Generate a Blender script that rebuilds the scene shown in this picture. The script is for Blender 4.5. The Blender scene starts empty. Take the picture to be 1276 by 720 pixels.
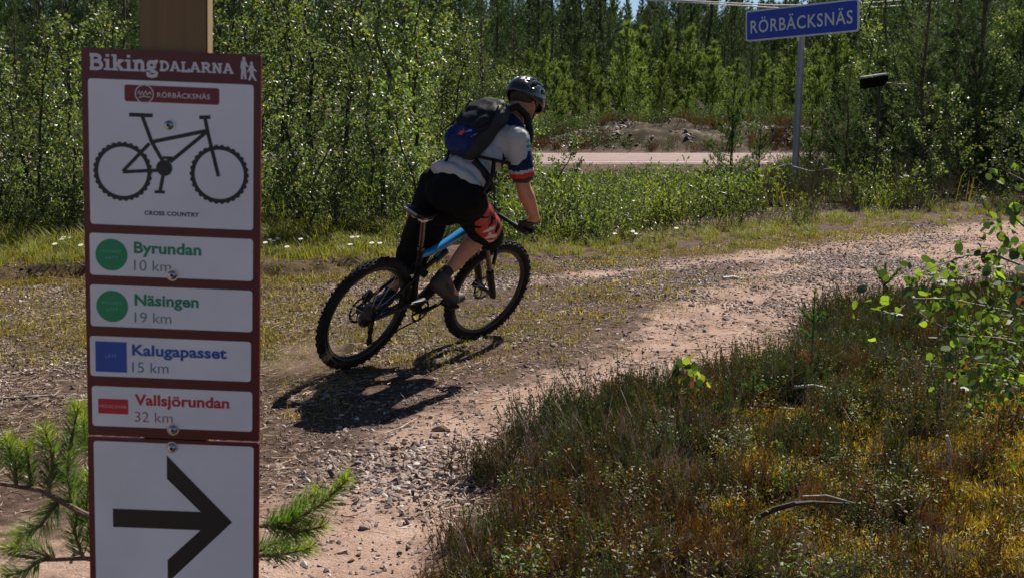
import bpy, bmesh, math, random
import numpy as np
from mathutils import Vector, Matrix

random.seed(11)
rng = np.random.default_rng(11)
C = bpy.context.scene.collection
S = bpy.context.scene
R = math.radians

# ------------------------------------------------------------------ camera, sky, sun
CAM_H, PITCH, FOC = 1.55, R(9.2), 1450.0          # focal length in units of a 1276-wide picture
cam_d = bpy.data.cameras.new("camera")
cam_d.sensor_width = 36.0
cam_d.lens = FOC / 1276.0 * 36.0
cam_d.clip_start, cam_d.clip_end = 0.05, 2500.0
cam_d.dof.use_dof = True
cam_d.dof.focus_distance = 7.2
cam_d.dof.aperture_fstop = 19.0
cam = bpy.data.objects.new("camera", cam_d)
cam.location = (0, 0, CAM_H)
cam.rotation_euler = (math.pi / 2 - PITCH, 0, 0)
C.objects.link(cam)
S.camera = cam

SUN_EL, SUN_AZ = R(47), R(33)        # azimuth measured from +Y (ahead) towards +X (right)
w = bpy.data.worlds.new("World")
S.world = w
w.use_nodes = True
wn, wl = w.node_tree.nodes, w.node_tree.links
sky = wn.new("ShaderNodeTexSky")
sky.sky_type = 'NISHITA'
sky.sun_disc = False
sky.sun_elevation = SUN_EL
sky.sun_rotation = SUN_AZ
sky.air_density, sky.dust_density, sky.ozone_density = .6, .12, 1.0
bg = wn["Background"]
bg.inputs["Strength"].default_value = 0.05
wl.new(sky.outputs[0], bg.inputs[0])

sun_d = bpy.data.lights.new("sun", 'SUN')
sun_d.energy = 5.0
sun_d.angle = R(0.5)
sun_d.color = (1.0, 0.93, 0.83)
sun = bpy.data.objects.new("sun", sun_d)
sv = Vector((math.sin(SUN_AZ) * math.cos(SUN_EL), math.cos(SUN_AZ) * math.cos(SUN_EL), math.sin(SUN_EL)))
sun.rotation_euler = sv.to_track_quat('Z', 'Y').to_euler()
sun.location = sv * 40
C.objects.link(sun)

S.view_settings.view_transform = 'Standard'
S.view_settings.look = 'None'
S.view_settings.exposure = 0.74
S.view_settings.gamma = 1.0
S.view_settings.use_curve_mapping = False
S.render.engine = 'CYCLES'
S.cycles.max_bounces = 6
S.cycles.diffuse_bounces = 3
S.cycles.glossy_bounces = 2
S.cycles.transmission_bounces = 4
S.cycles.caustics_reflective = False
S.cycles.caustics_refractive = False

# ------------------------------------------------------------------ helpers
_f = Vector((0, math.cos(PITCH), -math.sin(PITCH)))
_u = Vector((0, math.sin(PITCH), math.cos(PITCH)))
def at(px, py, Y):
    """world point seen at photo pixel (px, py) at distance Y ahead of the camera"""
    r = Vector(((px - 638) / FOC, 0, 0)) + _f + _u * ((360 - py) / FOC)
    return Vector((0, 0, CAM_H)) + r * (Y / r.y)

def setp(o, label=None, cat=None, group=None, kind=None):
    if label: o["label"] = label
    if cat: o["category"] = cat
    if group: o["group"] = group
    if kind: o["kind"] = kind
    return o

def empty(name, loc=(0, 0, 0), rot=(0, 0, 0)):
    o = bpy.data.objects.new(name, None)
    o.location = loc
    o.rotation_euler = rot
    o.empty_display_size = 0.1
    C.objects.link(o)
    return o

def link(name, me, parent=None):
    o = bpy.data.objects.new(name, me)
    C.objects.link(o)
    if parent is not None: o.parent = parent
    return o

def np_mesh(name, V, tris=None, quads=None, mats=(), smooth=False, col=None, mi=None):
    V = np.asarray(V, dtype=np.float32).reshape(-1, 3)
    t = np.zeros((0, 3), int) if tris is None or len(tris) == 0 else np.asarray(tris, int).reshape(-1, 3)
    q = np.zeros((0, 4), int) if quads is None or len(quads) == 0 else np.asarray(quads, int).reshape(-1, 4)
    me = bpy.data.meshes.new(name)
    me.vertices.add(len(V))
    me.vertices.foreach_set("co", V.ravel())
    nl = t.size + q.size
    me.loops.add(nl)
    me.loops.foreach_set("vertex_index", np.concatenate([t.ravel(), q.ravel()]).astype(np.int32))
    me.polygons.add(len(t) + len(q))
    ls = np.concatenate([np.arange(len(t)) * 3, t.size + np.arange(len(q)) * 4]).astype(np.int32)
    me.polygons.foreach_set("loop_start", ls)
    if mi is not None:
        me.polygons.foreach_set("material_index", np.asarray(mi, dtype=np.int32))
    me.update(calc_edges=True)
    me.polygons.foreach_set("use_smooth", np.full(len(t) + len(q), bool(smooth)))
    if col is not None:
        a = me.attributes.new("tint", 'FLOAT_COLOR', 'POINT')
        c4 = np.ones((len(V), 4), np.float32)
        col = np.asarray(col)
        c4[:, :col.shape[1]] = col
        a.data.foreach_set("color", c4.ravel())
    for m in mats if isinstance(mats, (list, tuple)) else [mats]:
        me.materials.append(m)
    return me

class MB:
    """collects simple shapes into one mesh"""
    def __init__(s): s.V, s.F, s.M = [], [], []
    def add(s, V, F, m=0):
        b = len(s.V)
        s.V += [tuple(v) for v in V]
        for f in F:
            s.F.append(tuple(i + b for i in f)); s.M.append(m)
    def box(s, c, d, rot=None, m=0, bev=0.0):
        bm = bmesh.new()
        bmesh.ops.create_cube(bm, size=1.0)
        bmesh.ops.scale(bm, vec=d, verts=bm.verts)
        if bev > 0: bmesh.ops.bevel(bm, geom=bm.edges[:], offset=bev, segments=2, affect='EDGES')
        M = (rot.to_4x4() if rot else Matrix.Identity(4))
        M = Matrix.Translation(c) @ M
        bm.verts.index_update()
        s.add([M @ v.co for v in bm.verts], [[v.index for v in f.verts] for f in bm.faces], m)
        bm.free()
    def tube(s, pts, rad, seg=8, m=0, cap=True, flat=1.0):
        pts = [Vector(p) for p in pts]
        if not hasattr(rad, '__len__'): rad = [rad] * len(pts)
        V, F = [], []
        ref = None
        n = len(pts)
        for i, p in enumerate(pts):
            t = (pts[min(i + 1, n - 1)] - pts[max(i - 1, 0)])
            if t.length < 1e-9: t = Vector((0, 0, 1))
            t.normalize()
            if ref is None:
                ref = Vector((0, 0, 1)) if abs(t.z) < 0.9 else Vector((1, 0, 0))
            a = (ref - t * ref.dot(t))
            if a.length < 1e-6: a = t.orthogonal()
            a.normalize(); ref = a
            b = t.cross(a)
            for k in range(seg):
                an = 2 * math.pi * k / seg
                V.append(p + (a * math.cos(an) * flat + b * math.sin(an)) * rad[i])
        for i in range(n - 1):
            for k in range(seg):
                F.append((i * seg + k, i * seg + (k + 1) % seg, (i + 1) * seg + (k + 1) % seg, (i + 1) * seg + k))
        if cap:
            F.append(tuple(range(seg - 1, -1, -1))); F.append(tuple((n - 1) * seg + k for k in range(seg)))
        s.add(V, F, m)
    def ring(s, c, axis, Rr, r, n=48, seg=8, m=0, sx=1.0):
        """torus about axis; sx flattens the section along the axis"""
        axis = Vector(axis).normalized(); a = axis.orthogonal().normalized(); b = axis.cross(a)
        V, F = [], []
        for i in range(n):
            t = 2 * math.pi * i / n; d = a * math.cos(t) + b * math.sin(t)
            for k in range(seg):
                q = 2 * math.pi * k / seg
                V.append(Vector(c) + d * (Rr + r * math.cos(q)) + axis * (r * sx * math.sin(q)))
        for i in range(n):
            for k in range(seg):
                F.append((i * seg + k, ((i + 1) % n) * seg + k, ((i + 1) % n) * seg + (k + 1) % seg, i * seg + (k + 1) % seg))
        s.add(V, F, m)
    def ball(s, c, r, n=10, m=0, M=None):
        bm = bmesh.new()
        bmesh.ops.create_uvsphere(bm, u_segments=n, v_segments=max(4, n // 2 + 1), radius=1.0)
        r = (r, r, r) if not hasattr(r, '__len__') else r
        X = Matrix.Translation(Vector(c)) @ (M.to_4x4() if M else Matrix.Identity(4)) @ Matrix.Diagonal((*r, 1))
        bm.verts.index_update()
        s.add([X @ v.co for v in bm.verts], [[v.index for v in f.verts] for f in bm.faces], m)
        bm.free()
    def disc(s, c, axis, r, th, n=24, m=0):
        axis = Vector(axis).normalized()
        s.tube([Vector(c) - axis * th / 2, Vector(c) + axis * th / 2], r, n, m)
    def mesh(s, name, mats, smooth=True, angle=40):
        me = bpy.data.meshes.new(name)
        me.from_pydata(s.V, [], s.F)
        me.update()
        for m in mats if isinstance(mats, (list, tuple)) else [mats]:
            me.materials.append(m)
        me.polygons.foreach_set("material_index", s.M)
        if smooth:
            me.polygons.foreach_set("use_smooth", [True] * len(me.polygons))
            me.set_sharp_from_angle(angle=R(angle))
        return me
    def build(s, name, mats, parent=None, smooth=True, angle=40):
        return link(name, s.mesh(name, mats, smooth, angle), parent)

# value noise on numpy arrays
_perm = rng.random((256, 256)).astype(np.float64)
def vnoise(x, y):
    x = np.asarray(x, float); y = np.asarray(y, float)
    xi, yi = np.floor(x).astype(int), np.floor(y).astype(int)
    fx, fy = x - xi, y - yi
    fx = fx * fx * (3 - 2 * fx); fy = fy * fy * (3 - 2 * fy)
    g = lambda i, j: _perm[i % 256, j % 256]
    return (g(xi, yi) * (1 - fx) + g(xi + 1, yi) * fx) * (1 - fy) + (g(xi, yi + 1) * (1 - fx) + g(xi + 1, yi + 1) * fx) * fy
def fbm(x, y, o=4):
    s, a, t = 0, 1, 0
    for k in range(o):
        s = s + a * vnoise(x * 2 ** k + 17.3 * k, y * 2 ** k + 9.1 * k); t += a; a *= .5
    return s / t
def sstep(a, b, x):
    t = np.clip((x - a) / (b - a), 0, 1); return t * t * (3 - 2 * t)

# ------------------------------------------------------------------ materials
def mat(name, col, rough=0.6, metal=0.0, spec=0.5, noise=0.0, nscale=20, bump=0.0, bscale=60, emit=None, coat=0.0, var=0.0, tint=False, transl=None):
    """principled material; noise = colour mottling, var = per-object brightness spread, tint = multiply by vertex tint"""
    m = bpy.data.materials.new(name); m.use_nodes = True
    N, L = m.node_tree.nodes, m.node_tree.links
    b = N["Principled BSDF"]; out = N["Material Output"]
    b.inputs["Roughness"].default_value = rough
    b.inputs["Metallic"].default_value = metal
    b.inputs["Specular IOR Level"].default_value = spec
    b.inputs["Coat Weight"].default_value = coat
    src = None
    rgb = N.new("ShaderNodeRGB"); rgb.outputs[0].default_value = (*col, 1); src = rgb.outputs[0]
    def mul(a, fac_socket_or_val):
        x = N.new("ShaderNodeVectorMath"); x.operation = 'SCALE'
        L.new(a, x.inputs[0])
        if hasattr(fac_socket_or_val, 'links'): L.new(fac_socket_or_val, x.inputs["Scale"])
        else: x.inputs["Scale"].default_value = fac_socket_or_val
        return x.outputs[0]
    if tint:
        a = N.new("ShaderNodeAttribute"); a.attribute_name = "tint"
        x = N.new("ShaderNodeVectorMath"); x.operation = 'MULTIPLY'
        L.new(src, x.inputs[0]); L.new(a.outputs["Color"], x.inputs[1]); src = x.outputs[0]
    if noise > 0:
        tc = N.new("ShaderNodeTexCoord"); nt = N.new("ShaderNodeTexNoise"); nt.inputs["Scale"].default_value = nscale
        nt.inputs["Detail"].default_value = 5
        L.new(tc.outputs["Object"], nt.inputs["Vector"])
        mr = N.new("ShaderNodeMapRange"); L.new(nt.outputs["Fac"], mr.inputs[0])
        mr.inputs[1].default_value, mr.inputs[2].default_value = 0.3, 0.7
        mr.inputs[3].default_value, mr.inputs[4].default_value = 1 - noise, 1 + noise
        src = mul(src, mr.outputs[0])
    if var > 0:
        oi = N.new("ShaderNodeObjectInfo"); mr = N.new("ShaderNodeMapRange"); L.new(oi.outputs["Random"], mr.inputs[0])
        mr.inputs[3].default_value, mr.inputs[4].default_value = 1 - var, 1 + var
        src = mul(src, mr.outputs[0])
    L.new(src, b.inputs["Base Color"])
    if bump > 0:
        tc = N.new("ShaderNodeTexCoord"); nt = N.new("ShaderNodeTexNoise"); nt.inputs["Scale"].default_value = bscale
        nt.inputs["Detail"].default_value = 6
        L.new(tc.outputs["Object"], nt.inputs["Vector"])
        bp = N.new("ShaderNodeBump"); bp.inputs["Strength"].default_value = bump; bp.inputs["Distance"].default_value = 0.01
        L.new(nt.outputs["Fac"], bp.inputs["Height"]); L.new(bp.outputs[0], b.inputs["Normal"])
    if transl:
        tr = N.new("ShaderNodeBsdfTranslucent")
        k, tcol = transl
        x = N.new("ShaderNodeVectorMath"); x.operation = 'MULTIPLY'; L.new(src, x.inputs[0]); x.inputs[1].default_value = tcol
        L.new(x.outputs[0], tr.inputs[0])
        mx = N.new("ShaderNodeMixShader"); mx.inputs[0].default_value = k
        L.new(b.outputs[0], mx.inputs[1]); L.new(tr.outputs[0], mx.inputs[2]); L.new(mx.outputs[0], out.inputs[0])
    return m

M_ = {}
def mt(key, *a, **k):
    if key not in M_: M_[key] = mat(key, *a, **k)
    return M_[key]

# ------------------------------------------------------------------ terrain
IN_E = [(-1.6, -3), (-1.0, 1.0), (-0.5, 3.0), (-0.33, 3.8), (-0.06, 4.65), (0.34, 5.65), (1.0, 6.25), (1.6, 6.9), (2.07, 7.9), (2.6, 8.5), (3.5, 9.0), (4.8, 9.6), (7, 11.0), (14, 16.0), (40, 33)]
OUT_E = [(-60, 6.5), (-20, 8.6), (-8, 9.75), (-4.5, 10.0), (-2, 10.3), (.17, 11.0), (2, 12.2), (3.45, 13.4), (7.2, 15.9), (14, 20.2), (24, 26)]
def sdist(x, y, P):
    """signed distance to a polyline, positive on its left"""
    x = np.asarray(x, float); y = np.asarray(y, float)
    best = np.full(x.shape, 1e9); sg = np.ones(x.shape)
    for (ax, ay), (bx, by) in zip(P[:-1], P[1:]):
        dx, dy = bx - ax, by - ay; l2 = dx * dx + dy * dy
        t = np.clip(((x - ax) * dx + (y - ay) * dy) / l2, 0, 1)
        ex, ey = x - (ax + t * dx), y - (ay + t * dy)
        d = ex * ex + ey * ey
        s_ = np.sign(dx * (y - ay) - dy * (x - ax))
        up = d < best - 1e-12
        best = np.where(up, d, best); sg = np.where(up, s_, sg)
    return np.sqrt(best) * np.where(sg == 0, 1, sg)

def fields(x, y):
    """din > 0 on the track side of the heath edge; dout > 0 beyond the far edge"""
    w_ = (fbm(x * 1.3, y * 1.3, 3) - .5)
    din = sdist(x, y, IN_E) + w_ * .35 + (fbm(x * 6, y * 6, 2) - .5) * .12
    dout = sdist(x, y, OUT_E) - w_ * .5 + (fbm(x * 5 + 40, y * 5, 2) - .5) * .2
    return din, dout

def mound_h(x, y):
    cx = sstep(.2, 4.5, x) * (1 - sstep(11.5, 15.5, x)) + .28 * sstep(-1.5, 1.0, x) * (1 - sstep(3, 5, x))
    prof = sstep(35.0, 37.6, y + (fbm(x * .6, y * .6, 2) - .5) * 1.5) * (1 - sstep(39.5, 43.5, y))
    return cx * prof * (.70 + .55 * (fbm(x * .9, y * .9, 3) - .5) + .22 * (fbm(x * 3.1, y * 3.1, 3) - .5))

def ground_z(x, y):
    x = np.asarray(x, float); y = np.asarray(y, float)
    din, dout = fields(x, y)
    z = (fbm(x * .8, y * .8, 3) - .5) * .05 + (fbm(x * 4, y * 4, 3) - .5) * .022
    ontr = sstep(0, .3, din) * sstep(0, .3, -dout)
    wdt = np.maximum(din - dout, .5)
    t = din / wdt
    rut = np.exp(-((t - .22) / .1) ** 2) + np.exp(-((t - .78) / .08) ** 2)
    z = z * (1 - .4 * ontr) - .035 * rut * ontr
    heath = sstep(0, .5, -din)
    z = z + heath * (.06 + .26 * (fbm(x * 1.7 + 5, y * 1.7, 3) - .42) + .05 * (fbm(x * 6, y * 6, 2) - .5))
    left = 1 - sstep(-1.2, .8, x)
    z = z + sstep(-.02, .10, dout) * (.10 * left + .02) * (1 - sstep(2, 6, dout) * .6)
    z = z - .22 * sstep(3, 6, dout) * (1 - sstep(24.5, 28, y)) * (1 - sstep(26, 28, y))
    z = z - np.clip(1 - np.abs(y - 31.4) / 4.5, 0, 1) * (z * .9)
    near_road = sstep(28.2, 28.8, y) * (1 - sstep(34.2, 34.8, y))
    z = z * (1 - near_road)
    z = z + mound_h(x, y)
    z = z + sstep(44, 70, y) * .5 + sstep(70, 300, y) * 6
    return z

def gz(x, y): return float(ground_z(np.array([x]), np.array([y]))[0])

def axis_pts(segs):
    out = []
    for a, b, st in segs:
        n = max(1, int(round((b - a) / st))); out += list(np.linspace(a, b, n, endpoint=False))
    out.append(segs[-1][1]); return np.array(out)
gx = axis_pts([(-700, -80, 80), (-80, -16, 3), (-16, -5, .4), (-5, -2.6, .1), (-2.6, 4.2, .04), (4.2, 8, .1), (8, 20, .4), (20, 80, 3), (80, 700, 80)])
gy = axis_pts([(-60, -4, 8), (-4, 2.4, .4), (2.4, 8.5, .04), (8.5, 13.5, .07), (13.5, 20, .16), (20, 34, .5), (34, 45, .25), (45, 90, 3), (90, 900, 45)])
GX, GY = np.meshgrid(gx, gy)
GZ = ground_z(GX, GY)
n_x, n_y = len(gx), len(gy)
ii = (np.arange(n_y - 1)[:, None] * n_x + np.arange(n_x - 1)[None, :]).ravel()
quads = np.stack([ii, ii + 1, ii + 1 + n_x, ii + n_x], 1)
din, dout = fields(GX, GY)
ontr = sstep(-.02, .12, din) * sstep(-.02, .15, -dout)
tt = din / np.maximum(din - dout, .5)
patch = fbm(GX * 1.1 + 3, GY * 1.1, 4)
leftmoss = (1 - sstep(-2.4, .3, GX + (patch - .5) * 2)) * sstep(6.2, 8.2, GY)
midstrip = np.exp(-((tt - .56) / .09) ** 2) * .42 + np.exp(-((tt - .42) / .05) ** 2) * .2
grass = np.clip(leftmoss * .95 + midstrip * sstep(.42, .6, patch + .12) * (1 - sstep(1.0, 3.2, GX)), 0, 1)
grass = np.clip(grass + .5 * np.exp(-((din - 1.75) / .6) ** 2) * (1 - sstep(.6, 1.8, GX)) * sstep(4.6, 5.3, GY) * sstep(.36, .52, patch), 0, 1)
grass = np.clip(grass + .55 * sstep(-.7, -.1, dout) * (1 - sstep(0, .1, dout)), 0, 1)
dirt = np.clip((1 - sstep(-1.9, -.8, GX)) * (1 - sstep(6.6, 8.0, GY)), 0, 1) * sstep(4.6, 5.6, GY)    # brown litter-strewn soil at the left
rubble = sstep(.04, .2, mound_h(GX, GY))
dsc = din / (.75 + .45 * np.clip(GX, 0, 4))
rut = np.exp(-((dsc - .45) / .62) ** 2) + .8 * np.exp(-((tt - .80) / .07) ** 2)
mask = np.stack([ontr * (1 - dirt * .8) * np.clip(.22 + .62 * rut + .40 * sstep(1.2, 4.0, GX) + .35 * (1 - sstep(3.8, 4.8, GY)), 0, 1), grass, sstep(0, .2, -din)], -1).reshape(-1, 3)
ground_me = np_mesh("ground", np.stack([GX, GY, GZ], -1).reshape(-1, 3), quads=quads, smooth=True, col=mask)
a_ = ground_me.attributes.new("rubble", 'FLOAT', 'POINT'); a_.data.foreach_set("value", rubble.ravel().astype(np.float32))
ground = setp(link("ground", ground_me), kind="structure")

def ground_material():
    m = bpy.data.materials.new("ground_soil"); m.use_nodes = True
    N, L = m.node_tree.nodes, m.node_tree.links
    b = N["Principled BSDF"]; b.inputs["Roughness"].default_value = .95; b.inputs["Specular IOR Level"].default_value = .15
    tc = N.new("ShaderNodeTexCoord")
    def noise(sc, det=6, off=0):
        mp = N.new("ShaderNodeMapping"); mp.inputs["Location"].default_value = (off, off, 0); L.new(tc.outputs["Object"], mp.inputs[0])
        n = N.new("ShaderNodeTexNoise"); n.inputs["Scale"].default_value = sc; n.inputs["Detail"].default_value = det; n.inputs["Roughness"].default_value = .65
        L.new(mp.outputs[0], n.inputs["Vector"]); return n.outputs["Fac"]
    def ramp(f, cs):
        r = N.new("ShaderNodeValToRGB"); L.new(f, r.inputs[0])
        while len(r.color_ramp.elements) < len(cs): r.color_ramp.elements.new(.5)
        for e, (p, c) in zip(r.color_ramp.elements, cs): e.position = p; e.color = (*c, 1)
        return r.outputs[0]
    def mix(f, a, c):
        x = N.new("ShaderNodeMix"); x.data_type = 'RGBA'; L.new(f, x.inputs[0]); L.new(a, x.inputs[6]); L.new(c, x.inputs[7]); return x.outputs[2]
    def mth(op, a, c=None):
        x = N.new("ShaderNodeMath"); x.operation = op
        for i, v in enumerate((a, c)):
            if v is None: continue
            if hasattr(v, 'links'): L.new(v, x.inputs[i])
            else: x.inputs[i].default_value = v
        return x.outputs[0]
    def edge(f, lo, hi):
        x = N.new("ShaderNodeMapRange"); L.new(f, x.inputs[0]); x.inputs[1].default_value = lo; x.inputs[2].default_value = hi; return x.outputs[0]
    att = N.new("ShaderNodeAttribute"); att.attribute_name = "tint"
    sp = N.new("ShaderNodeSeparateColor"); L.new(att.outputs["Color"], sp.inputs[0])
    rub = N.new("ShaderNodeAttribute"); rub.attribute_name = "rubble"
    sand = ramp(noise(3.0, 8), [(.28, (.17, .110, .082)), (.5, (.33, .222, .172)), (.75, (.48, .355, .29))])
    fine = ramp(noise(95, 4), [(.3, (.45, .42, .42)), (.5, (1, 1, 1)), (.72, (1.25, 1.2, 1.2))])
    x = N.new("ShaderNodeMix"); x.data_type = 'RGBA'; x.blend_type = 'MULTIPLY'; x.inputs[0].default_value = .8
    L.new(sand, x.inputs[6]); L.new(fine, x.inputs[7]); sand = x.outputs[2]
    soil = ramp(noise(14, 8, 5), [(.3, (.025, .015, .011)), (.5, (.085, .052, .038)), (.72, (.17, .112, .085))])
    moss = ramp(noise(9, 8, 9), [(.3, (.03, .02, .012)), (.5, (.095, .065, .032)), (.7, (.13, .105, .04))])
    peat = ramp(noise(22, 6, 3), [(.3, (.010, .007, .005)), (.6, (.03, .020, .013)), (.8, (.07, .048, .03))])
    n1 = noise(5, 7, 2); n2 = noise(17, 6, 7)
    nn = mth('ADD', mth('MULTIPLY', n1, .5), mth('MULTIPLY', n2, .5))
    s_m = edge(mth('ADD', sp.outputs[0], mth('MULTIPLY', mth('SUBTRACT', nn, .5), 1.1)), .4, .62)
    g_m = edge(mth('ADD', sp.outputs[1], mth('MULTIPLY', mth('SUBTRACT', n2, .5), 1.8)), .42, .62)
    h_m = edge(mth('ADD', sp.outputs[2], mth('MULTIPLY', mth('SUBTRACT', nn, .5), 1.0)), .4, .6)
    c = mix(s_m, soil, sand); c = mix(g_m, c, moss); c = mix(h_m, c, peat)
    rubc = ramp(noise(2.2, 9, 4), [(.36, (.022, .017, .009)), (.5, (.065, .046, .028)), (.72, (.21, .165, .12))])
    c = mix(edge(rub.outputs["Fac"], .2, .8), c, rubc)
    L.new(c, b.inputs["Base Color"])
    bp = N.new("ShaderNodeBump"); bp.inputs["Strength"].default_value = .9; bp.inputs["Distance"].default_value = .02
    hsum = mth('ADD', mth('MULTIPLY', noise(40, 6, 1), .7), mth('MULTIPLY', noise(140, 3, 8), .35))
    L.new(hsum, bp.inputs["Height"]); L.new(bp.outputs[0], b.inputs["Normal"])
    return m
ground_me.materials.append(ground_material())

# asphalt road behind the verge
asph = mat("asphalt", (.26, .185, .175), .9, noise=.18, nscale=3, bump=.3, bscale=60, spec=.2)
paint = mat("road_paint", (.62, .60, .57), .8, noise=.25, nscale=12)
xs = np.linspace(-260, 260, 121)
def strip(y0, y1, z):
    V = []
    for x in xs: V += [(x, y0, z), (x, y1, z)]
    F = [(2 * i, 2 * i + 2, 2 * i + 3, 2 * i + 1) for i in range(len(xs) - 1)]
    return V, F
mb = MB(); V, F = strip(28.9, 34.0, .035); mb.add(V, F)
V2 = [(x, 28.6, -.03) for x in xs] + [(x, 28.9, .035) for x in xs]; n_ = len(xs)
mb.add(V2, [(i, i + 1, n_ + i + 1, n_ + i) for i in range(n_ - 1)])
V2 = [(x, 34.0, .035) for x in xs] + [(x, 34.3, -.03) for x in xs]
mb.add(V2, [(i, i + 1, n_ + i + 1, n_ + i) for i in range(n_ - 1)])
setp(mb.build("road", [asph], smooth=False), kind="structure")
mb = MB()
for y_ in (29.1, 33.7): V, F = strip(y_, y_ + .1, .039); mb.add(V, F)
setp(mb.build("road_edge_lines", [paint], smooth=False), kind="structure")

# ------------------------------------------------------------------ trail sign (near left)
ROLL = R(2.3)
TS = at(102, 60, 1.48)                       # top-left corner of the upper board
ts = empty("trail_sign", (TS.x, TS.y, TS.z))
# local frame: x to the right along the board, z up the leaning post, board face towards -y
ts.rotation_euler = (0, ROLL, 0)
setp(ts, "dark red trail sign board with bicycle symbol and white arrow board on a wooden post", "sign")
wood = mat("sawn_wood", (.25, .155, .07), .8, noise=.22, nscale=9, bump=.35, bscale=40)
def wood_grain(m):
    N, L = m.node_tree.nodes, m.node_tree.links
    for n in N:
        if n.type == 'TEX_NOISE':
            mp = N.new("ShaderNodeMapping"); mp.inputs["Scale"].default_value = (14, 14, .5)
            tcs = [l.from_socket for l in n.inputs["Vector"].links][0]
            L.new(tcs, mp.inputs[0]); L.new(mp.outputs[0], n.inputs["Vector"])
            n.inputs["Scale"].default_value = 2.5
wood_grain(wood)
sign_red = mat("sign_red", (.105, .003, .006), .38, noise=.14, nscale=30, spec=.5)
sign_white = mat("sign_white", (.84, .84, .87), .40, noise=.09, nscale=7)
sign_dark = mat("sign_black", (.012, .010, .012), .45)
sign_green = mat("sign_green", (.0, .30, .12), .42)
sign_blue = mat("sign_blue", (.012, .08, .42), .42)
sign_redp = mat("sign_bright_red", (.58, .012, .03), .42)
text_grn = mat("text_green", (.0, .26, .12), .42)
text_blue = mat("text_blue", (.01, .09, .40), .42)
text_pale = mat("text_pale", (.72, .70, .72), .42)
steel = mat("galvanised_steel", (.45, .46, .48), .28, metal=1.0, noise=.15, nscale=40)

mb = MB()
mb.box((.113, .0170, -.75), (.085, .028, 2.05), bev=.002)
# a few drying checks cut into the face
mb.build("post", [wood], ts, angle=30)

def prism2d(pts, y0, y1, mb, m=0):
    n = len(pts)
    V = [(x, y0, z) for x, z in pts] + [(x, y1, z) for x, z in pts]
    F = [tuple(range(n)), tuple(range(2 * n - 1, n - 1, -1))] + [(i + n, (i + 1) % n + n, (i + 1) % n, i) for i in range(n)]
    mb.add(V, F, m)
def rrect(x0, z0, x1, z1, r, k=5):
    pts = []
    for cx, cz, a0 in ((x1 - r, z1 - r, 0), (x0 + r, z1 - r, 90), (x0 + r, z0 + r, 180), (x1 - r, z0 + r, 270)):
        for i in range(k + 1):
            a = R(a0 + 90 * i / k); pts.append((cx + r * math.cos(a), cz + r * math.sin(a)))
    return pts[::-1]
mm = .001
def plate(name, x0, y0, x1, y1, r, lift, th, m, parent):
    """rounded plate from board millimetres (y down from the top edge)"""
    b = MB(); prism2d(rrect(x0 * mm, -y1 * mm, x1 * mm, -y0 * mm, r * mm), -lift, -lift + th, b)
    return b.build(name, [m], parent, smooth=False)
board = plate("sign_board", 0, 0, 224, 497.5, 2, .003, .0055, sign_red, ts)
board2 = plate("arrow_board", -1, 500, 224, 726, 2, .003, .0055, sign_red, ts)
L0, L1, L2, L3 = .0033, .0036, .0039, .0042          # print layers above the face
for y0, y1, xa, xb in ((37, 219.5, 8, 215), (231, 285, 6.5, 215), (297.5, 351.5, 6, 214.5), (364.5, 417.5, 4.5, 213), (431, 484.5, 6, 215)):
    plate("white_field", xa, y0, xb, y1, 4, L0, .0003, sign_white, board)
plate("white_field", 7, 505, 217, 716, 4, L0, .0003, sign_white, board2)

FONT_CACHE = {}
def text_mesh(s, bold=0.0, spacing=1.0):
    cu = bpy.data.curves.new("lettering", 'FONT'); cu.body = s; cu.size = 1.0; cu.offset = bold; cu.space_character = spacing
    cu.resolution_u = 4
    o = bpy.data.objects.new("lettering", cu); C.objects.link(o)
    dg = bpy.context.evaluated_depsgraph_get()
    me = bpy.data.meshes.new_from_object(o.evaluated_get(dg))
    bpy.data.objects.remove(o)
    return me
def text(s, x0, x1, ybase, cap, lift, m, parent, bold=0.0, spacing=1.0, tilt=0.0, name="lettering"):
    """text fitted between x0 and x1 (board mm), baseline ybase, capital height cap"""
    me = text_mesh(s, bold, spacing)
    co = np.array([v.co[:] for v in me.vertices])
    capm = text_mesh("H", bold); ch = max(v.co.y for v in capm.vertices)
    mn, mx = co[:, 0].min(), co[:, 0].max()
    sx = (x1 - x0) / (mx - mn); sy = cap / ch
    me.name = name
    for v in me.vertices:
        px = x0 + (v.co.x - mn) * sx; pz = ybase - v.co.y * sy
        v.co = (px * mm, -lift, -pz * mm)
    me.materials.clear(); me.materials.append(m)
    return link(name, me, parent)

def ribbon(mb, pts, wd, lift, closed=False, m=0):
    """flat stroke in board mm"""
    pts = [Vector((p[0], p[1])) for p in pts]
    n = len(pts); Lf, Rt = [], []
    for i, p in enumerate(pts):
        a = pts[i - 1] if (i > 0 or closed) else p
        b = pts[(i + 1) % n] if (i < n - 1 or closed) else p
        d1 = (p - a); d2 = (b - p)
        d1 = d1.normalized() if d1.length > 1e-9 else d2.normalized()
        d2 = d2.normalized() if d2.length > 1e-9 else d1
        t = (d1 + d2)
        t = t.normalized() if t.length > 1e-6 else d1
        nrm = Vector((-t.y, t.x)); k = 1 / max(.5, nrm.dot(Vector((-d1.y, d1.x))))
        Lf.append(p + nrm * wd / 2 * k); Rt.append(p - nrm * wd / 2 * k)
    V = [(q.x * mm, -lift, -q.y * mm) for q in Lf + Rt]
    F = [(i, (i + 1) % n, n + (i + 1) % n, n + i) for i in range(n if closed else n - 1)]
    mb.add(V, F, m)
def arc(cx, cy, rx, ry, a0, a1, n=10):
    return [(cx + rx * math.cos(R(a0 + (a1 - a0) * i / n)), cy - ry * math.sin(R(a0 + (a1 - a0) * i / n))) for i in range(n + 1)]

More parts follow.
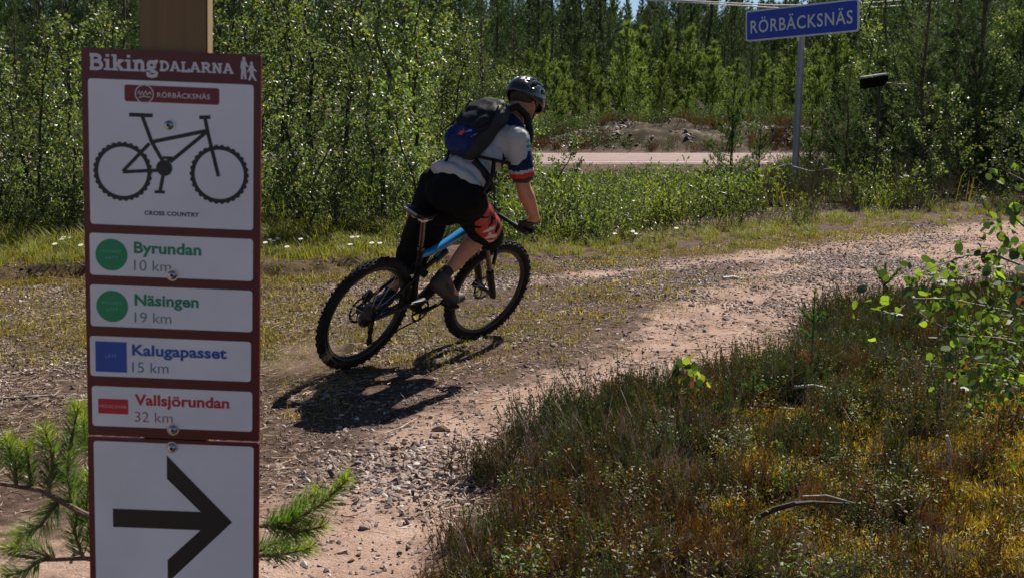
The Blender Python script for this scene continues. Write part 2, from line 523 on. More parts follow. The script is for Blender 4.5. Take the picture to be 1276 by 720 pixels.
# slab-serif title: letters are strokes on a unit box (y up), scaled into board mm
GL = {
 'B': (.92, [[(.24, 0), (.24, 1)], [(.1, .92), (.5, .92), (.68, .85), (.72, .73), (.66, .6), (.5, .53), (.24, .53)], [(.24, .53), (.58, .53), (.76, .43), (.8, .29), (.74, .14), (.58, .07), (.1, .07)]]),
 'i': (.46, [[(.24, 0), (.24, .7)], [(.03, .64), (.3, .64)], [(.02, .06), (.46, .06)], [(.24, .83), (.24, 1.0)]]),
 'k': (.80, [[(.22, 0), (.22, 1)], [(.02, .94), (.28, .94)], [(.02, .06), (.4, .06)], [(.22, .3), (.6, .62)], [(.4, .64), (.76, .64)], [(.38, .42), (.62, .06)], [(.48, .06), (.82, .06)]]),
 'n': (.80, [[(.22, 0), (.22, .7)], [(.02, .64), (.28, .64)], [(.02, .06), (.4, .06)], [(.22, .48), (.32, .62), (.46, .65), (.58, .57), (.61, .4), (.61, 0)], [(.46, .06), (.8, .06)]]),
 'g': (.74, [[(.34 + .2 * math.cos(R(a)), .43 + .2 * math.sin(R(a))) for a in range(0, 361, 30)], [(.22, .26), (.14, .14), (.24, .05), (.48, .03), (.62, -.07), (.58, -.22), (.36, -.29), (.14, -.22), (.12, -.1), (.24, .02)], [(.48, .58), (.58, .66), (.72, .66)]]),
 'D': (.95, [[(.24, 0), (.24, 1)], [(.06, .92), (.5, .92), (.72, .78), (.8, .5), (.72, .22), (.5, .08), (.06, .08)]]),
 'A': (.98, [[(.16, .06), (.46, 1)], [(.46, 1), (.82, .06)], [(.28, .34), (.7, .34)], [(0, .07), (.34, .07)], [(.62, .07), (.98, .07)], [(.3, .93), (.52, .93)]]),
 'L': (.82, [[(.24, 0), (.24, 1)], [(.04, .93), (.46, .93)], [(.04, .07), (.74, .07), (.74, .34)]]),
 'R': (.98, [[(.24, 0), (.24, 1)], [(.06, .92), (.54, .92), (.7, .82), (.73, .7), (.66, .56), (.5, .49), (.24, .49)], [(.5, .49), (.78, .07)], [(.04, .07), (.42, .07)], [(.66, .07), (.98, .07)]]),
 'N': (1.0, [[(.22, 0), (.22, 1)], [(.22, 1), (.76, 0)], [(.76, 0), (.76, 1)], [(.02, .93), (.26, .93)], [(.02, .07), (.42, .07)], [(.56, .93), (.98, .93)]]),
}
def slab(mb, s, x0, x1, yb, cap, wt, lift):
    tot = sum(GL[c][0] for c in s); k = (x1 - x0) / tot; x = x0; j = 0
    for c in s:
        adv, strokes = GL[c]
        for st in strokes:
            j += 1
            horiz = len(st) == 2 and abs(st[0][1] - st[1][1]) < .01
            ribbon(mb, [(x + px * k, yb - py * cap) for px, py in st], wt * (.62 if horiz else 1), lift + j * .000004)
        x += adv * k
mb = MB(); slab(mb, "Biking", 8.5, 96, 26.0, 19.5, 4.3, L0); mb.build("title_lettering", [text_pale], board, smooth=False)
mb = MB(); slab(mb, "DALARNA", 97, 190, 24.4, 12.4, 2.9, L0); mb.build("title_lettering", [text_pale], board, smooth=False)
# two walking figures at the end of the title
def poly(mb, pts, lift):
    mb.add([(x * mm, -lift, -y * mm) for x, y in pts], [tuple(range(len(pts)))])
mb = MB()
poly(mb, arc(202.5, 5.4, 2.1, 2.5, 0, 330, 11), L0)
poly(mb, [(199.5, 8), (204.5, 7.4), (206.6, 11), (208.6, 15.2), (207.5, 16), (204.9, 13.5), (205.4, 20), (206.3, 30.3), (203.6, 30.6), (202.6, 23), (201.6, 30.8), (198.8, 30.2), (199.4, 20), (198.2, 15)], L0)
poly(mb, arc(212.2, 10.6, 1.9, 2.2, 0, 330, 11), L0)
poly(mb, [(210.1, 12.8), (214.2, 12.8), (215.8, 17), (219.0, 20.0), (218.2, 21), (214.6, 19.2), (215.4, 25), (218.8, 31.6), (216.4, 32.4), (212.8, 26.6), (210.4, 32.2), (207.9, 31.2), (210.4, 24.5), (209.4, 19.5), (207.6, 22), (206.6, 21.4), (208.8, 16)], L0)
mb.build("hiker_emblem", [text_pale], board, smooth=False)

badge = plate("red_badge", 53.5, 43, 172, 63.5, 3, L1, .0003, sign_redp, board); badge.data.materials[0] = mat("badge_red", (.20, .010, .016), .42)
mb = MB(); ribbon(mb, arc(78.4, 53.6, 11.2, 11.2, 0, 354, 40), 1.3, L2, closed=True)
for pts in ([(70, 54), (72, 50), (73.5, 55), (76, 50.5), (77.5, 55), (80.5, 50), (82, 54.5), (85.5, 51), (87, 54)], [(71, 58.5), (78, 56.5), (86, 57.5)]):
    ribbon(mb, pts, 1.1, L3)
mb.build("round_emblem", [text_pale], board, smooth=False)
text("RÖRBÄCKSNÄS", 94.5, 160.5, 57, 6.0, L2, text_pale, board, bold=.014, spacing=1.1)

# bicycle pictogram
mb = MB()
def knob_ring(cx, cy, Rr):
    ribbon(mb, arc(cx, cy, Rr, Rr, 0, 355, 71), 5.0, L1, closed=True)
    for i in range(30):
        a = R(12 * i); c, s_ = math.cos(a), math.sin(a)
        ribbon(mb, [(cx + (Rr + 1.5) * c, cy + (Rr + 1.5) * s_), (cx + (Rr + 3.9) * c, cy + (Rr + 3.9) * s_)], 4.2, L1 + .00002)
knob_ring(50, 151.5, 33.5); knob_ring(172, 150.5, 33.5)
k_ = [0]
def st(pts, wd): k_[0] += 1; ribbon(mb, pts, wd, L1 + .00003 + k_[0] * .000006)
st([(59, 80), (88.5, 80)], 4.8); st([(75, 80), (87, 113), (101, 137)], 4.6)
st([(87, 113), (157, 96)], 4.8); st([(158, 96), (110, 137)], 4.6); st([(84, 115), (50, 151.5)], 4.4); st([(50, 152), (97, 148)], 4.4)
st([(147, 80), (161, 79)], 4.6); st([(154, 80), (158, 100), (171, 153)], 4.6)
st([(101, 132), (113, 132)], 3.6); st([(110, 133), (104, 140), (97, 174)], 4.4); st([(90, 175.5), (103, 175.5)], 4.0)
poly(mb, arc(102.5, 145, 10.2, 10.2, 0, 345, 23), L1 + .00012)
mb.build("bicycle_symbol", [sign_dark], board, smooth=False)
text("CROSS COUNTRY", 77, 146.5, 205.2, 5.2, L1, sign_dark, board, bold=.035, spacing=1.08)

def disc2(cx, cy, r, m):
    b = MB(); poly(b, arc(cx, cy, r, r, 0, 352, 44), L1); return b.build("colour_disc", [m], board, smooth=False)
disc2(34.2, 258.3, 20.4, sign_green); disc2(34.2, 324.8, 20.4, sign_green)
for yb in (255.8, 322.3):
    text("MYCKET", 21.5, 47, yb, 3.6, L2, mt("text_faint", (.22, .55, .38), .42), board, spacing=1.1)
    text("LÄTT", 27, 42, yb + 8.0, 3.6, L2, M_["text_faint"], board, spacing=1.1)
plate("colour_square", 11.5, 371.3, 52, 411.5, .2, L1, .0002, sign_blue, board)
text("LÄTT", 24.5, 39, 392.5, 4.2, L2, mt("text_faint_blue", (.32, .45, .72), .42), board, spacing=1.05)
plate("colour_bar", 14, 447.5, 53, 467.5, .2, L1, .0002, sign_redp, board)
text("MEDELSVÅR", 15.5, 51.5, 459.5, 4.0, L2, mt("text_faint_red", (.80, .42, .42), .42), board)
thin_grn = mat("text_thin_green", (.10, .24, .17), .42)
thin_blue = mat("text_thin_blue", (.07, .12, .30), .42)
thin_red = mat("text_thin_red", (.34, .09, .10), .42)
for s_, n_, x1, yb, m1, k1, x2, m2, x0 in (("Byrundan", "10 km", 149, 254.5, text_grn, "", 111, thin_grn, 63), ("Näsingen", "19 km", 145.5, 321.8, text_grn, "", 111, thin_grn, 63),
                               ("Kalugapasset", "15 km", 181.5, 387.8, text_blue, "", 107, thin_blue, 59), ("Vallsjörundan", "32 km", 185, 454.0, sign_redp, "", 112, thin_red, 61.5)):
    text(s_, x0, x1, yb, 14.2, L1, m1, board, bold=.032, spacing=1.02)
    text(n_, x0, x2 - 1, yb + 22.8, 13.4, L1, m2, board, bold=-.006, spacing=1.0)
mb = MB()
poly(mb, [(31, 597), (145, 597), (103, 553), (103, 521), (189, 609.5), (103, 698), (103, 666), (145, 622.5), (31, 622.5)], L1)
# split the arrow into convex pieces so that it fills cleanly
mb = MB()
poly(mb, [(31, 597), (148, 597), (160, 609.7), (148, 622.5), (31, 622.5)], L1)
poly(mb, [(103, 521), (189, 609.7), (160, 609.7), (103, 553)][::1], L1 + .00001)
poly(mb, [(103, 666), (160, 609.7), (189, 609.7), (103, 698)], L1 + .00001)
mb.build("arrow", [sign_dark], board2, smooth=False)
for x, y in ((109, 91), (112, 281), (111.5, 485.5), (110, 510)):
    b = MB(); c = Vector((x * mm, -.0034, -y * mm))
    b.disc(c, (0, 1, 0), .0078, .0012, 20)
    b.ball(c + Vector((0, -.0006, 0)), (.0062, .0042, .0062), 14)
    b.disc(c + Vector((0, -.0044, 0)), (0, 1, 0), .0022, .0012, 6, m=1)
    b.build("bolt", [steel, sign_dark], ts)

# ------------------------------------------------------------------ town name sign
TY = 20.0
tb = at(990, 213, TY)
tw = empty("town_sign", (tb.x, TY, gz(tb.x, TY)))
setp(tw, "blue town name sign with white lettering on a grey steel post", "sign")
mast = mat("grey_post", (.30, .31, .33), .55, metal=.6, noise=.15, nscale=8)
ptop = at(996, 38, TY - .05)
H_s = 1450 / TY
yaw = -.785
pl_w, pl_h = 2.14, .522
plc = at(997, 26.5, TY - .12)
mb = MB()
g0 = gz(tb.x, TY)
mb.tube([(0, 0, -.3), (.02, 0, 1.4), (.04, 0, plc.z - g0 + .25)], .058, 14)
mb.disc((.04, 0, plc.z - g0 + .255), (0, 0, 1), .062, .02, 14)
mb.build("post", [mast], tw)
sf = empty("tmp"); 
Rm = Matrix.Translation(plc - Vector(tw.location)) @ Matrix.Rotation(yaw, 4, 'Z') @ Matrix.Rotation(R(-2.5), 4, 'Y')
bpy.data.objects.remove(sf)
tblue = mat("town_blue", (.008, .045, .42), .4, noise=.05, nscale=3)
twhite = mat("town_white", (.66, .68, .70), .45)
def tplate(name, w2, h2, r, y0, th, m, parent=tw, cut=None):
    b = MB(); prism2d(rrect(-w2, -h2, w2, h2, r), y0, y0 + th, b)
    o = b.build(name, [m], parent, smooth=False); o.data.transform(Rm); return o
pl = tplate("sign_plate", pl_w / 2, pl_h / 2, .05, 0, .025, twhite)
blue_p = tplate("blue_field", pl_w / 2 - .028, pl_h / 2 - .028, .035, -.004, .004, tblue, pl)
me = text_mesh("RÖRBÄCKSNÄS", .012, 1.12)
co = np.array([v.co[:] for v in me.vertices]); capm = text_mesh("H", .012); ch = max(v.co.y for v in capm.vertices)
sx = (pl_w * .95 - .10) / (co[:, 0].max() - co[:, 0].min()); sy = pl_h * .40 / ch
for v in me.vertices: v.co = ((v.co.x - (co[:, 0].min() + co[:, 0].max()) / 2) * sx, -.008, v.co.y * sy - pl_h * .235)
me.transform(Rm); me.materials.clear(); me.materials.append(twhite); link("lettering", me, pl)
for dz in (-.2, .16):
    mb = MB(); mb.box((0, .05, dz), (.20, .05, .05), bev=.006)
    br = mb.build("bracket", [mast], tw); br.data.transform(Rm)

# ------------------------------------------------------------------ mountain bike
HEAD_A, LEAN = R(54), R(23)
bf = Vector((math.cos(HEAD_A), math.sin(HEAD_A), 0)); br0 = Vector((math.sin(HEAD_A), -math.cos(HEAD_A), 0)); ZZ = Vector((0, 0, 1))
brt = br0 * math.cos(LEAN) - ZZ * math.sin(LEAN)          # bike's right
bup = br0 * math.sin(LEAN) + ZZ * math.cos(LEAN)          # bike's up
BC = Vector((-.96, 6.67, gz(-.96, 6.67) + .012))
def BW(x, y, z): return BC + bf * x + brt * y + bup * z   # bike (forward, right, up) -> world
bike = empty("mountain_bike")
bike.matrix_world = Matrix(((bf.x, -brt.x, bup.x, BC.x), (bf.y, -brt.y, bup.y, BC.y), (bf.z, -brt.z, bup.z, BC.z), (0, 0, 0, 1)))
setp(bike, "black and blue full suspension mountain bike leaning into the turn under the rider", "bicycle")
def V3(x, y, z): return Vector((x, -y, z))
tyre_m = mat("tyre_rubber", (.016, .015, .014), .85, spec=.2, noise=.3, nscale=30, bump=.4, bscale=90)
rim_m = mat("rim_black", (.012, .012, .012), .35, coat=.3)
frame_m = mat("frame_black", (.007, .007, .008), .5, spec=.3)
blue_m = mat("frame_blue", (.03, .26, .62), .22, coat=.8)
alu = mat("brushed_metal", (.5, .5, .51), .3, metal=1.0)
dkmetal = mat("dark_metal", (.06, .06, .062), .4, metal=1.0)
grip_m = mat("grip_rubber", (.015, .015, .015), .7)
stan = mat("fork_stanchion", (.16, .145, .13), .25, metal=1.0)

WB = 1.13
steerM = Matrix.Translation(V3(.84, 0, 0)) @ Matrix.Rotation(R(-7), 4, 'Z') @ Matrix.Translation(-V3(.84, 0, 0))
def wheel(cx, M=None, front=False):
    ax = (0, 1, 0); c = V3(cx, 0, .365)
    def fin(mb, name, ms, par, **k):
        o = mb.build(name, ms, par, **k)
        if M: o.data.transform(M)
        return o
    rm = MB(); rm.ring(c, ax, .302, .013, 56, 8, sx=1.25); rm.ring(c, ax, .289, .008, 56, 6, sx=1.1)
    w_ = fin(rm, "wheel", [rim_m], bike)
    ty = MB(); ty.ring(c, ax, .333, .0265, 72, 12)
    for i in range(76):
        a = 2 * math.pi * i / 76
        d = Vector((math.cos(a), 0, math.sin(a)))
        q = Matrix(((-math.sin(a), 0, d.x), (0, 1, 0), (math.cos(a), 0, d.z)))
        for off, lift in ((-.0085, .0275), (.0085, .0275)) if i % 2 else ((0, .0285), (-.021, .0185), (.021, .0185)):
            ty.box(c + d * (.333 + lift) + Vector((0, off, 0)), (.014, .0095, .009), q)
    fin(ty, "tyre", [tyre_m], w_, angle=60)
    hb = MB(); hb.tube([c + Vector((0, s * .05, 0)) for s in (-1, -.6, .6, 1)], [.026, .016, .016, .028], 14)
    fin(hb, "hub", [dkmetal], w_)
    sp = MB()
    for i in range(28):
        a = 2 * math.pi * i / 28; s = 1 if i % 2 else -1; a2 = a + (.42 if (i // 2) % 2 else -.42)
        sp.tube([c + Vector((.024 * math.cos(a2), s * .035, .024 * math.sin(a2))), c + Vector((.290 * math.cos(a), 0, .290 * math.sin(a)))], .0011, 4)
    fin(sp, "spokes", [alu], w_)
    dk = MB(); dk.ring(c + Vector((0, .045, 0)), ax, .078, .009, 40, 4, sx=.1)
    for i in range(6):
        a = math.pi / 3 * i
        dk.tube([c + Vector((.02 * math.cos(a), .045, .02 * math.sin(a))), c + Vector((.074 * math.cos(a + .5), .045, .074 * math.sin(a + .5)))], .004, 5)
    fin(dk, "brake_disc", [dkmetal], w_)
    return w_
rear_wheel = wheel(0)
front_wheel = wheel(WB, steerM, True)
fr = MB()
def rear_side(s): return s
fr.tube([V3(.44, -.045, .34), V3(.44, .045, .34)], .026, 14)                                     # bottom bracket shell
fr.tube([V3(.42, 0, .37), V3(.375, 0, .52), V3(.34, 0, .70), V3(.325, 0, .75)], [.026, .02, .019, .019], 12)       # seat tube
fr.tube([V3(.46, 0, .36), V3(.62, 0, .50), V3(.80, 0, .735)], [.034, .036, .030], 14)             # down tube
fr.tube([V3(.825, 0, .735), V3(.79, 0, .87)], [.030, .029], 14)                                   # head tube
for s in (1, -1):
    fr.tube([V3(.47, s * .03, .40), V3(.30, s * .055, .40), V3(0, s * .068, .365)], [.016, .013, .011], 8)
    fr.tube([V3(0, s * .068, .365), V3(.2, s * .05, .52), V3(.345, s * .032, .60)], [.010, .010, .012], 8)
    fr.box(V3(.375, s * .032, .60), (.09, .012, .05), Matrix.Rotation(.5, 3, 'Y'), bev=.004)
fr.tube([V3(.325, -.02, .40), V3(.325, .02, .40)], .018, 10)
fr.build("frame", [frame_m], bike)
tt_ = MB(); tt_.tube([V3(.335, 0, .705), V3(.42, 0, .715), V3(.55, 0, .76), V3(.70, 0, .835), V3(.79, 0, .862)], [.020, .024, .027, .029, .028], 14)
tt_.build("top_tube", [blue_m], bike)
sh = MB(); sh.tube([V3(.405, 0, .595), V3(.50, 0, .66)], .014, 12); sh.tube([V3(.50, 0, .66), V3(.575, 0, .71)], .023, 12)
sh.build("shock_absorber", [dkmetal], bike)
sp_ = MB(); sp_.tube([V3(.322, 0, .75), V3(.262, 0, .945)], .0155, 12); sp_.tube([V3(.325, 0, .745), V3(.318, 0, .765)], .022, 12)
sp_.build("seat_post", [stan], bike)
# saddle: long nose, wide tail
bm = bmesh.new()
rings = []
for i in range(13):
    t = i / 12; x = .12 + .275 * t
    wd = .068 * (1 - t) ** .9 + .020 + (.006 if t < .1 else 0); th = .018 + .012 * (1 - t)
    if i in (0, 12): wd *= .55; th *= .5
    zc = 1.0 - .012 * math.sin(t * math.pi) + .012 * (1 - t) ** 3 + .004 * t
    rings.append([bm.verts.new(V3(x, wd * math.cos(a), zc + th * math.sin(a) * (1 if math.sin(a) > 0 else .9))) for a in [2 * math.pi * k / 14 for k in range(14)]])
for a_, b_ in zip(rings[:-1], rings[1:]):
    for k in range(14): bm.faces.new((a_[k], a_[(k + 1) % 14], b_[(k + 1) % 14], b_[k]))
bm.faces.new(rings[0]); bm.faces.new(rings[-1])
me = bpy.data.meshes.new("saddle"); bm.to_mesh(me); bm.free()
me.polygons.foreach_set("use_smooth", [True] * len(me.polygons))
me.materials.append(mat("saddle_black", (.014, .013, .013), .4))
saddle = link("saddle", me, bike)
sr = MB()
for s in (1, -1): sr.tube([V3(.15, s * .03, .985), V3(.19, s * .022, .955), V3(.30, s * .022, .952), V3(.36, s * .012, .985)], .0035, 6)
sr.box(V3(.25, 0, .95), (.05, .05, .02), bev=.004)
sr.build("saddle_rail", [alu], saddle)
sg = MB(); sg.tube([V3(.118, -.05, 1.012), V3(.113, 0, 1.016), V3(.118, .05, 1.012)], [.006, .009, .006], 8); sg.build("saddle_trim", [mat("saddle_grey", (.30, .30, .31), .5)], saddle)
# fork and cockpit (turned slightly into the corner)
def steer(o): o.data.transform(steerM); return o
fk = MB()
for s in (1, -1):
    fk.tube([V3(1.0, s * .062, .555), V3(WB - .02, s * .064, .37), V3(WB, s * .06, .355)], [.026, .022, .016], 12)
fk.tube([V3(1.015, -.06, .60), V3(1.03, -.035, .69), V3(1.033, 0, .715), V3(1.03, .035, .69), V3(1.015, .06, .60)], .012, 8)
fork = steer(fk.build("fork", [frame_m], bike))
fs = MB()
for s in (1, -1): fs.tube([V3(.885, s * .062, .745), V3(1.0, s * .062, .555)], .0165, 12)
steer(fs.build("stanchion", [stan], fork))
fc = MB(); fc.tube([V3(.885, -.075, .745), V3(.862, 0, .765), V3(.885, .075, .745)], [.022, .028, .022], 12)
fc.tube([V3(.855, 0, .76), V3(.775, 0, .93)], .0165, 12)
steer(fc.build("fork_crown", [frame_m], fork))
cal = MB(); cal.box(V3(WB - .075, -.055, .40), (.035, .035, .07), Matrix.Rotation(.5, 3, 'Y'), bev=.006); steer(cal.build("brake_caliper", [dkmetal], fork))
sm = MB(); sm.tube([V3(.785, 0, .905), V3(.84, 0, .945)], [.021, .02], 12); sm.tube([V3(.84, -.028, .945), V3(.84, .028, .945)], .024, 12)
steer(sm.build("stem", [frame_m], bike))
hbm = MB(); hbm.tube([V3(.84, 0, .945), V3(.84, .05, .947), V3(.835, .12, .985), V3(.81, .385, 1.0)], [.016, .0158, .0125, .0112], 12)
hbm.tube([V3(.84, 0, .945), V3(.84, -.05, .947), V3(.835, -.12, .985), V3(.81, -.385, 1.0)], [.016, .0158, .0125, .0112], 12)
hbar = steer(hbm.build("handlebar", [frame_m], bike))
for s in (1, -1):
    g = MB(); n_ = 12
    g.tube([V3(.822 - .014 * t, s * (.262 + .128 * t), .993 + .007 * t) for t in [i / n_ for i in range(n_ + 1)]], [.0168 if i % 2 else .0152 for i in range(n_ + 1)], 12)
    steer(g.build("grip", [grip_m], hbar))
    g = MB(); g.tube([V3(.835, s * .225, .985), V3(.87, s * .225, .975), V3(.885, s * .27, .965), V3(.88, s * .335, .955)], [.011, .010, .006, .005], 8)
    g.tube([V3(.835, s * .17, .99), V3(.86, s * .21, .975)], [.008, .009], 8)
    steer(g.build("brake_lever", [dkmetal], hbar))
cb = MB()
cb.tube([V3(.87, .21, .97), V3(.99, .12, .93), V3(.96, .03, .80), V3(.86, .035, .72), V3(.70, .03, .56)], .0028, 6)
cb.tube([V3(.87, -.21, .97), V3(1.01, -.13, .92), V3(1.0, -.07, .76), V3(1.01, -.085, .58), V3(WB - .07, -.08, .42)], .0028, 6)
cb.build("cable", [grip_m], bike)
# drivetrain
CRK = R(22)
def crank(s):
    d = 1 if s > 0 else -1
    e = V3(.44 + d * .17 * math.cos(CRK), s * .085, .34 + d * .17 * math.sin(CRK))
    c_ = MB(); c_.tube([V3(.44, s * .068, .34), V3(.44 + d * .08 * math.cos(CRK), s * .08, .34 + d * .08 * math.sin(CRK)), e], [.019, .013, .014], 10, flat=.8)
    o = c_.build("crank", [dkmetal], bike)
    p = MB(); pc = e + Vector((0, -s * .055, 0))
    p.tube([e, pc + Vector((0, -s * .03, 0))], .008, 8)
    for dx in (-.042, .042): p.box(pc + Vector((dx, 0, 0)), (.014, .075, .018), bev=.004)
    for dy in (-.035, .035): p.box(pc + Vector((0, dy, 0)), (.09, .012, .016), bev=.003)
    p.build("pedal", [dkmetal], o)
    return pc
pedR, pedL = crank(1), crank(-1)
cr = MB(); cr.ring(V3(.44, .052, .34), (0, 1, 0), .066, .006, 40, 4, sx=.3)
for i in range(34):
    a = 2 * math.pi * i / 34; cr.box(V3(.44 + .0735 * math.cos(a), .052, .34 + .0735 * math.sin(a)), (.006, .003, .006), Matrix.Rotation(-a, 3, 'Y'))
for i in range(4):
    a = math.pi / 2 * i + .3; cr.tube([V3(.44, .055, .34), V3(.44 + .062 * math.cos(a), .052, .34 + .062 * math.sin(a))], .007, 6)
cr.build("chainring", [dkmetal], bike)
cs = MB()
for i, rr in enumerate((.076, .070, .063, .056, .049, .042, .035, .028, .023)):
    cs.disc(V3(0, .022 + i * .0042, .365), (0, 1, 0), rr, .0022, 36)
cs.build("cassette", [mat("cassette_metal", (.26, .25, .24), .34, metal=1.0)], rear_wheel)
de = MB(); de.box(V3(.0, .065, .325), (.03, .02, .055), bev=.005)
de.tube([V3(.01, .062, .31), V3(.03, .055, .265)], .012, 8)
de.disc(V3(.035, .046, .272), (0, 1, 0), .023, .006, 14); de.disc(V3(.055, .046, .195), (0, 1, 0), .023, .006, 14)
for s in (.039, .053): de.tube([V3(.033, s, .27), V3(.055, s, .195)], [.010, .010], 8, flat=.4)
de.build("rear_derailleur", [dkmetal], bike)
ch_ = MB()
def chain(pts):
    P_ = []
    for a, b in zip(pts[:-1], pts[1:]):
        n = max(1, int((b - a).length / .0127)); P_ += [a.lerp(b, k / n) for k in range(n)]
    P_.append(pts[-1])
    for k, (a, b) in enumerate(zip(P_[:-1], P_[1:])):
        d = (b - a); ch_.box((a + b) / 2, (d.length * 1.05, .0062 if k % 2 else .0042, .0078), Vector((1, 0, 0)).rotation_difference(d.normalized()).to_matrix())
wr = [V3(.44 + .07 * math.cos(a), .052, .34 + .07 * math.sin(a)) for a in [R(95 - 195 * i / 14) for i in range(15)]]
chain([V3(-.005, .05, .365 + .05)] + wr + [V3(.075, .048, .178), V3(.045, .047, .172), V3(.030, .046, .21), V3(.058, .046, .262), V3(.03, .046, .298), V3(-.01, .048, .315)])
ch_.build("chain", [dkmetal], bike)
rc = MB(); rc.box(V3(.04, -.055, .45), (.07, .03, .035), Matrix.Rotation(-.6, 3, 'Y'), bev=.005); rc.build("rear_caliper", [dkmetal], bike)

# ------------------------------------------------------------------ rider
person = empty("person", tuple(BW(.3, 0, .9)))
setp(person, "cyclist in white jersey, black and red shorts and helmet leaning through the turn", "person")
PO = Vector(person.location)
def seg_balls(mb, p0, r0, p1, r1, n=None, m=0):
    p0, p1 = Vector(p0), Vector(p1); L_ = (p1 - p0).length
    n = n or max(2, int(L_ / (min(r0, r1) * .35)))
    for i in range(n + 1):
        t = i / n; mb.ball(p0.lerp(p1, t), r0 + (r1 - r0) * t, 10, m)
def remesh(mb, name, mats, parent, vox=.008, smooth=6, paint=None, origin=PO, wr=None):
    me = mb.mesh(name, [mats[0]], smooth=False)
    o = bpy.data.objects.new(name, me); C.objects.link(o)
    md = o.modifiers.new("r", 'REMESH'); md.mode = 'VOXEL'; md.voxel_size = vox
    if smooth: ms = o.modifiers.new("s", 'SMOOTH'); ms.iterations = smooth; ms.factor = .5
    dg = bpy.context.evaluated_depsgraph_get()
    m2 = bpy.data.meshes.new_from_object(o.evaluated_get(dg))
    bpy.data.objects.remove(o)
    m2.name = name; m2.materials.clear()
    for m in mats: m2.materials.append(m)
    if paint:
        mi = [paint(p.center, p.normal) for p in m2.polygons]
        m2.polygons.foreach_set("material_index", mi)
    else: m2.polygons.foreach_set("material_index", [0] * len(m2.polygons))
    m2.polygons.foreach_set("use_smooth", [True] * len(m2.polygons))
    if wr:                                # real folds in the cloth
        amp, fq, stretch = wr; from mathutils import noise as nz
        nn_ = [v.normal.copy() for v in m2.vertices]
        for v, n_ in zip(m2.vertices, nn_):
            q = Vector((v.co.x * fq, v.co.y * fq, v.co.z * fq * stretch))
            k = 1 - abs(nz.noise(q)) * 2.2; k2 = nz.noise(q * 2.3 + Vector((3, 1, 7)))
            v.co += n_ * amp * (k * .8 + k2 * .5 - .3)
    m2.transform(Matrix.Translation(-origin))
    return link(name, m2, parent)

hipC = at(564, 236, 6.62); chest = at(612, 186, 6.76); neckB = at(634, 150, 6.86); headC = at(655, 125, 6.90)
shR, shL = at(645, 174, 6.66), at(602, 143, 6.98)
elR = at(652, 233, 6.72); wrR = at(667, 272, 6.86)
gripR, gripL = BW(.80, .335, 1.005), BW(.83, -.335, 1.005)
elL = at(580, 186, 7.18); wrL = gripL - bf * .05 + ZZ * .05
hpR, hpL = at(579, 246, 6.56), at(547, 232, 6.74)
knR, knL = at(606, 288, 6.96), at(516, 312, 7.02)
pR, pL = bike.matrix_world @ pedR, bike.matrix_world @ pedL
anR, anL = at(552, 343, 6.84), at(482, 371, 6.95)
skin = mat("skin", (.46, .20, .12), .5, noise=.12, nscale=25, bump=.1, bscale=80)
T_ = (neckB - hipC).normalized()
Lr = (shR - shL); Lr = (Lr - T_ * Lr.dot(T_)).normalized()       # to the rider's right
Nb = T_.cross(Lr)
if Nb.z < 0: Nb = -Nb                                             # out of the back
TM = Matrix((Lr, Nb, T_)).transposed()
faceD = (at(676, 146, 7.05) - headC).normalized()                 # looking ahead and down into the corner
headUp = (ZZ * .8 + at(652, 90, 6.85) - headC); headUp = (headUp - faceD * headUp.dot(faceD)).normalized()
headR = faceD.cross(headUp)
HM = Matrix((headR, faceD, headUp)).transposed()

def hand(mb, wr, grip, side, g=0.0, fingers=True):
    """palm and five fingers closed round the bar"""
    bar = (BW(.81, .385 * side, 1.0) - BW(.835, .12 * side, .985)).normalized()
    fwd = (bf - bar * bf.dot(bar)).normalized(); dn = bar.cross(fwd); dn = dn if dn.z < 0 else -dn
    kn = grip - dn * .022 + fwd * .026
    seg_balls(mb, wr, .026 + g, grip - dn * .03 - fwd * .02, .026 + g)
    for k in range(-3, 4):
        o_ = bar * (.0115 * k)
        seg_balls(mb, grip - dn * .03 - fwd * .02 + o_ * .8, .0145 + g, kn + o_, .0125 + g, 4)
    for k, (off, ln) in enumerate(((-.033, .9), (-.011, 1.0), (.011, .96), (.032, .8))):
        o_ = bar * off
        a_ = kn + o_; b_ = a_ + fwd * .024 * ln + dn * .022 * ln; c_ = b_ + dn * .026 * ln - fwd * .012 * ln; d_ = c_ - fwd * .022 * ln + dn * .002
        seg_balls(mb, a_, .0108 + g, b_, .0098 + g, 4); seg_balls(mb, b_, .0098 + g, c_, .0088 + g, 4); seg_balls(mb, c_, .0088 + g, d_, .0078 + g, 4)
    t0 = grip - dn * .018 - fwd * .022 - bar * .022 * 1
    t1 = t0 + dn * .028 - bar * .012; t2 = t1 + dn * .018 + fwd * .022
    seg_balls(mb, t0, .0125 + g, t1, .0108 + g, 4); seg_balls(mb, t1, .0108 + g, t2, .009 + g, 4)

bd = MB()
bd.ball(hipC, (.150, .110, .12), 16, M=TM)
for t, rw, rd in ((.2, .140, .100), (.4, .142, .100), (.6, .158, .108), (.78, .150, .098), (.9, .14, .085)):
    bd.ball(hipC.lerp(neckB, t), (rw, rd, .11), 16, M=TM)
seg_balls(bd, neckB - T_ * .05, .065, headC - headUp * .05 - faceD * .02, .056)
bd.ball(headC + headUp * .015, (.077, .098, .105), 18, M=HM)                    # skull
bd.ball(headC + faceD * .045 - headUp * .065, (.055, .058, .055), 14, M=HM)      # jaw
bd.ball(headC + faceD * .098 - headUp * .10, (.021, .02, .018), 10, M=HM)        # chin
seg_balls(bd, headC + faceD * .10 + headUp * .005, .009, headC + faceD * .122 - headUp * .032, .0135)   # nose
seg_balls(bd, headC + faceD * .097 - headUp * .066 - headR * .018, .008, headC + faceD * .097 - headUp * .066 + headR * .018, .008)   # lips
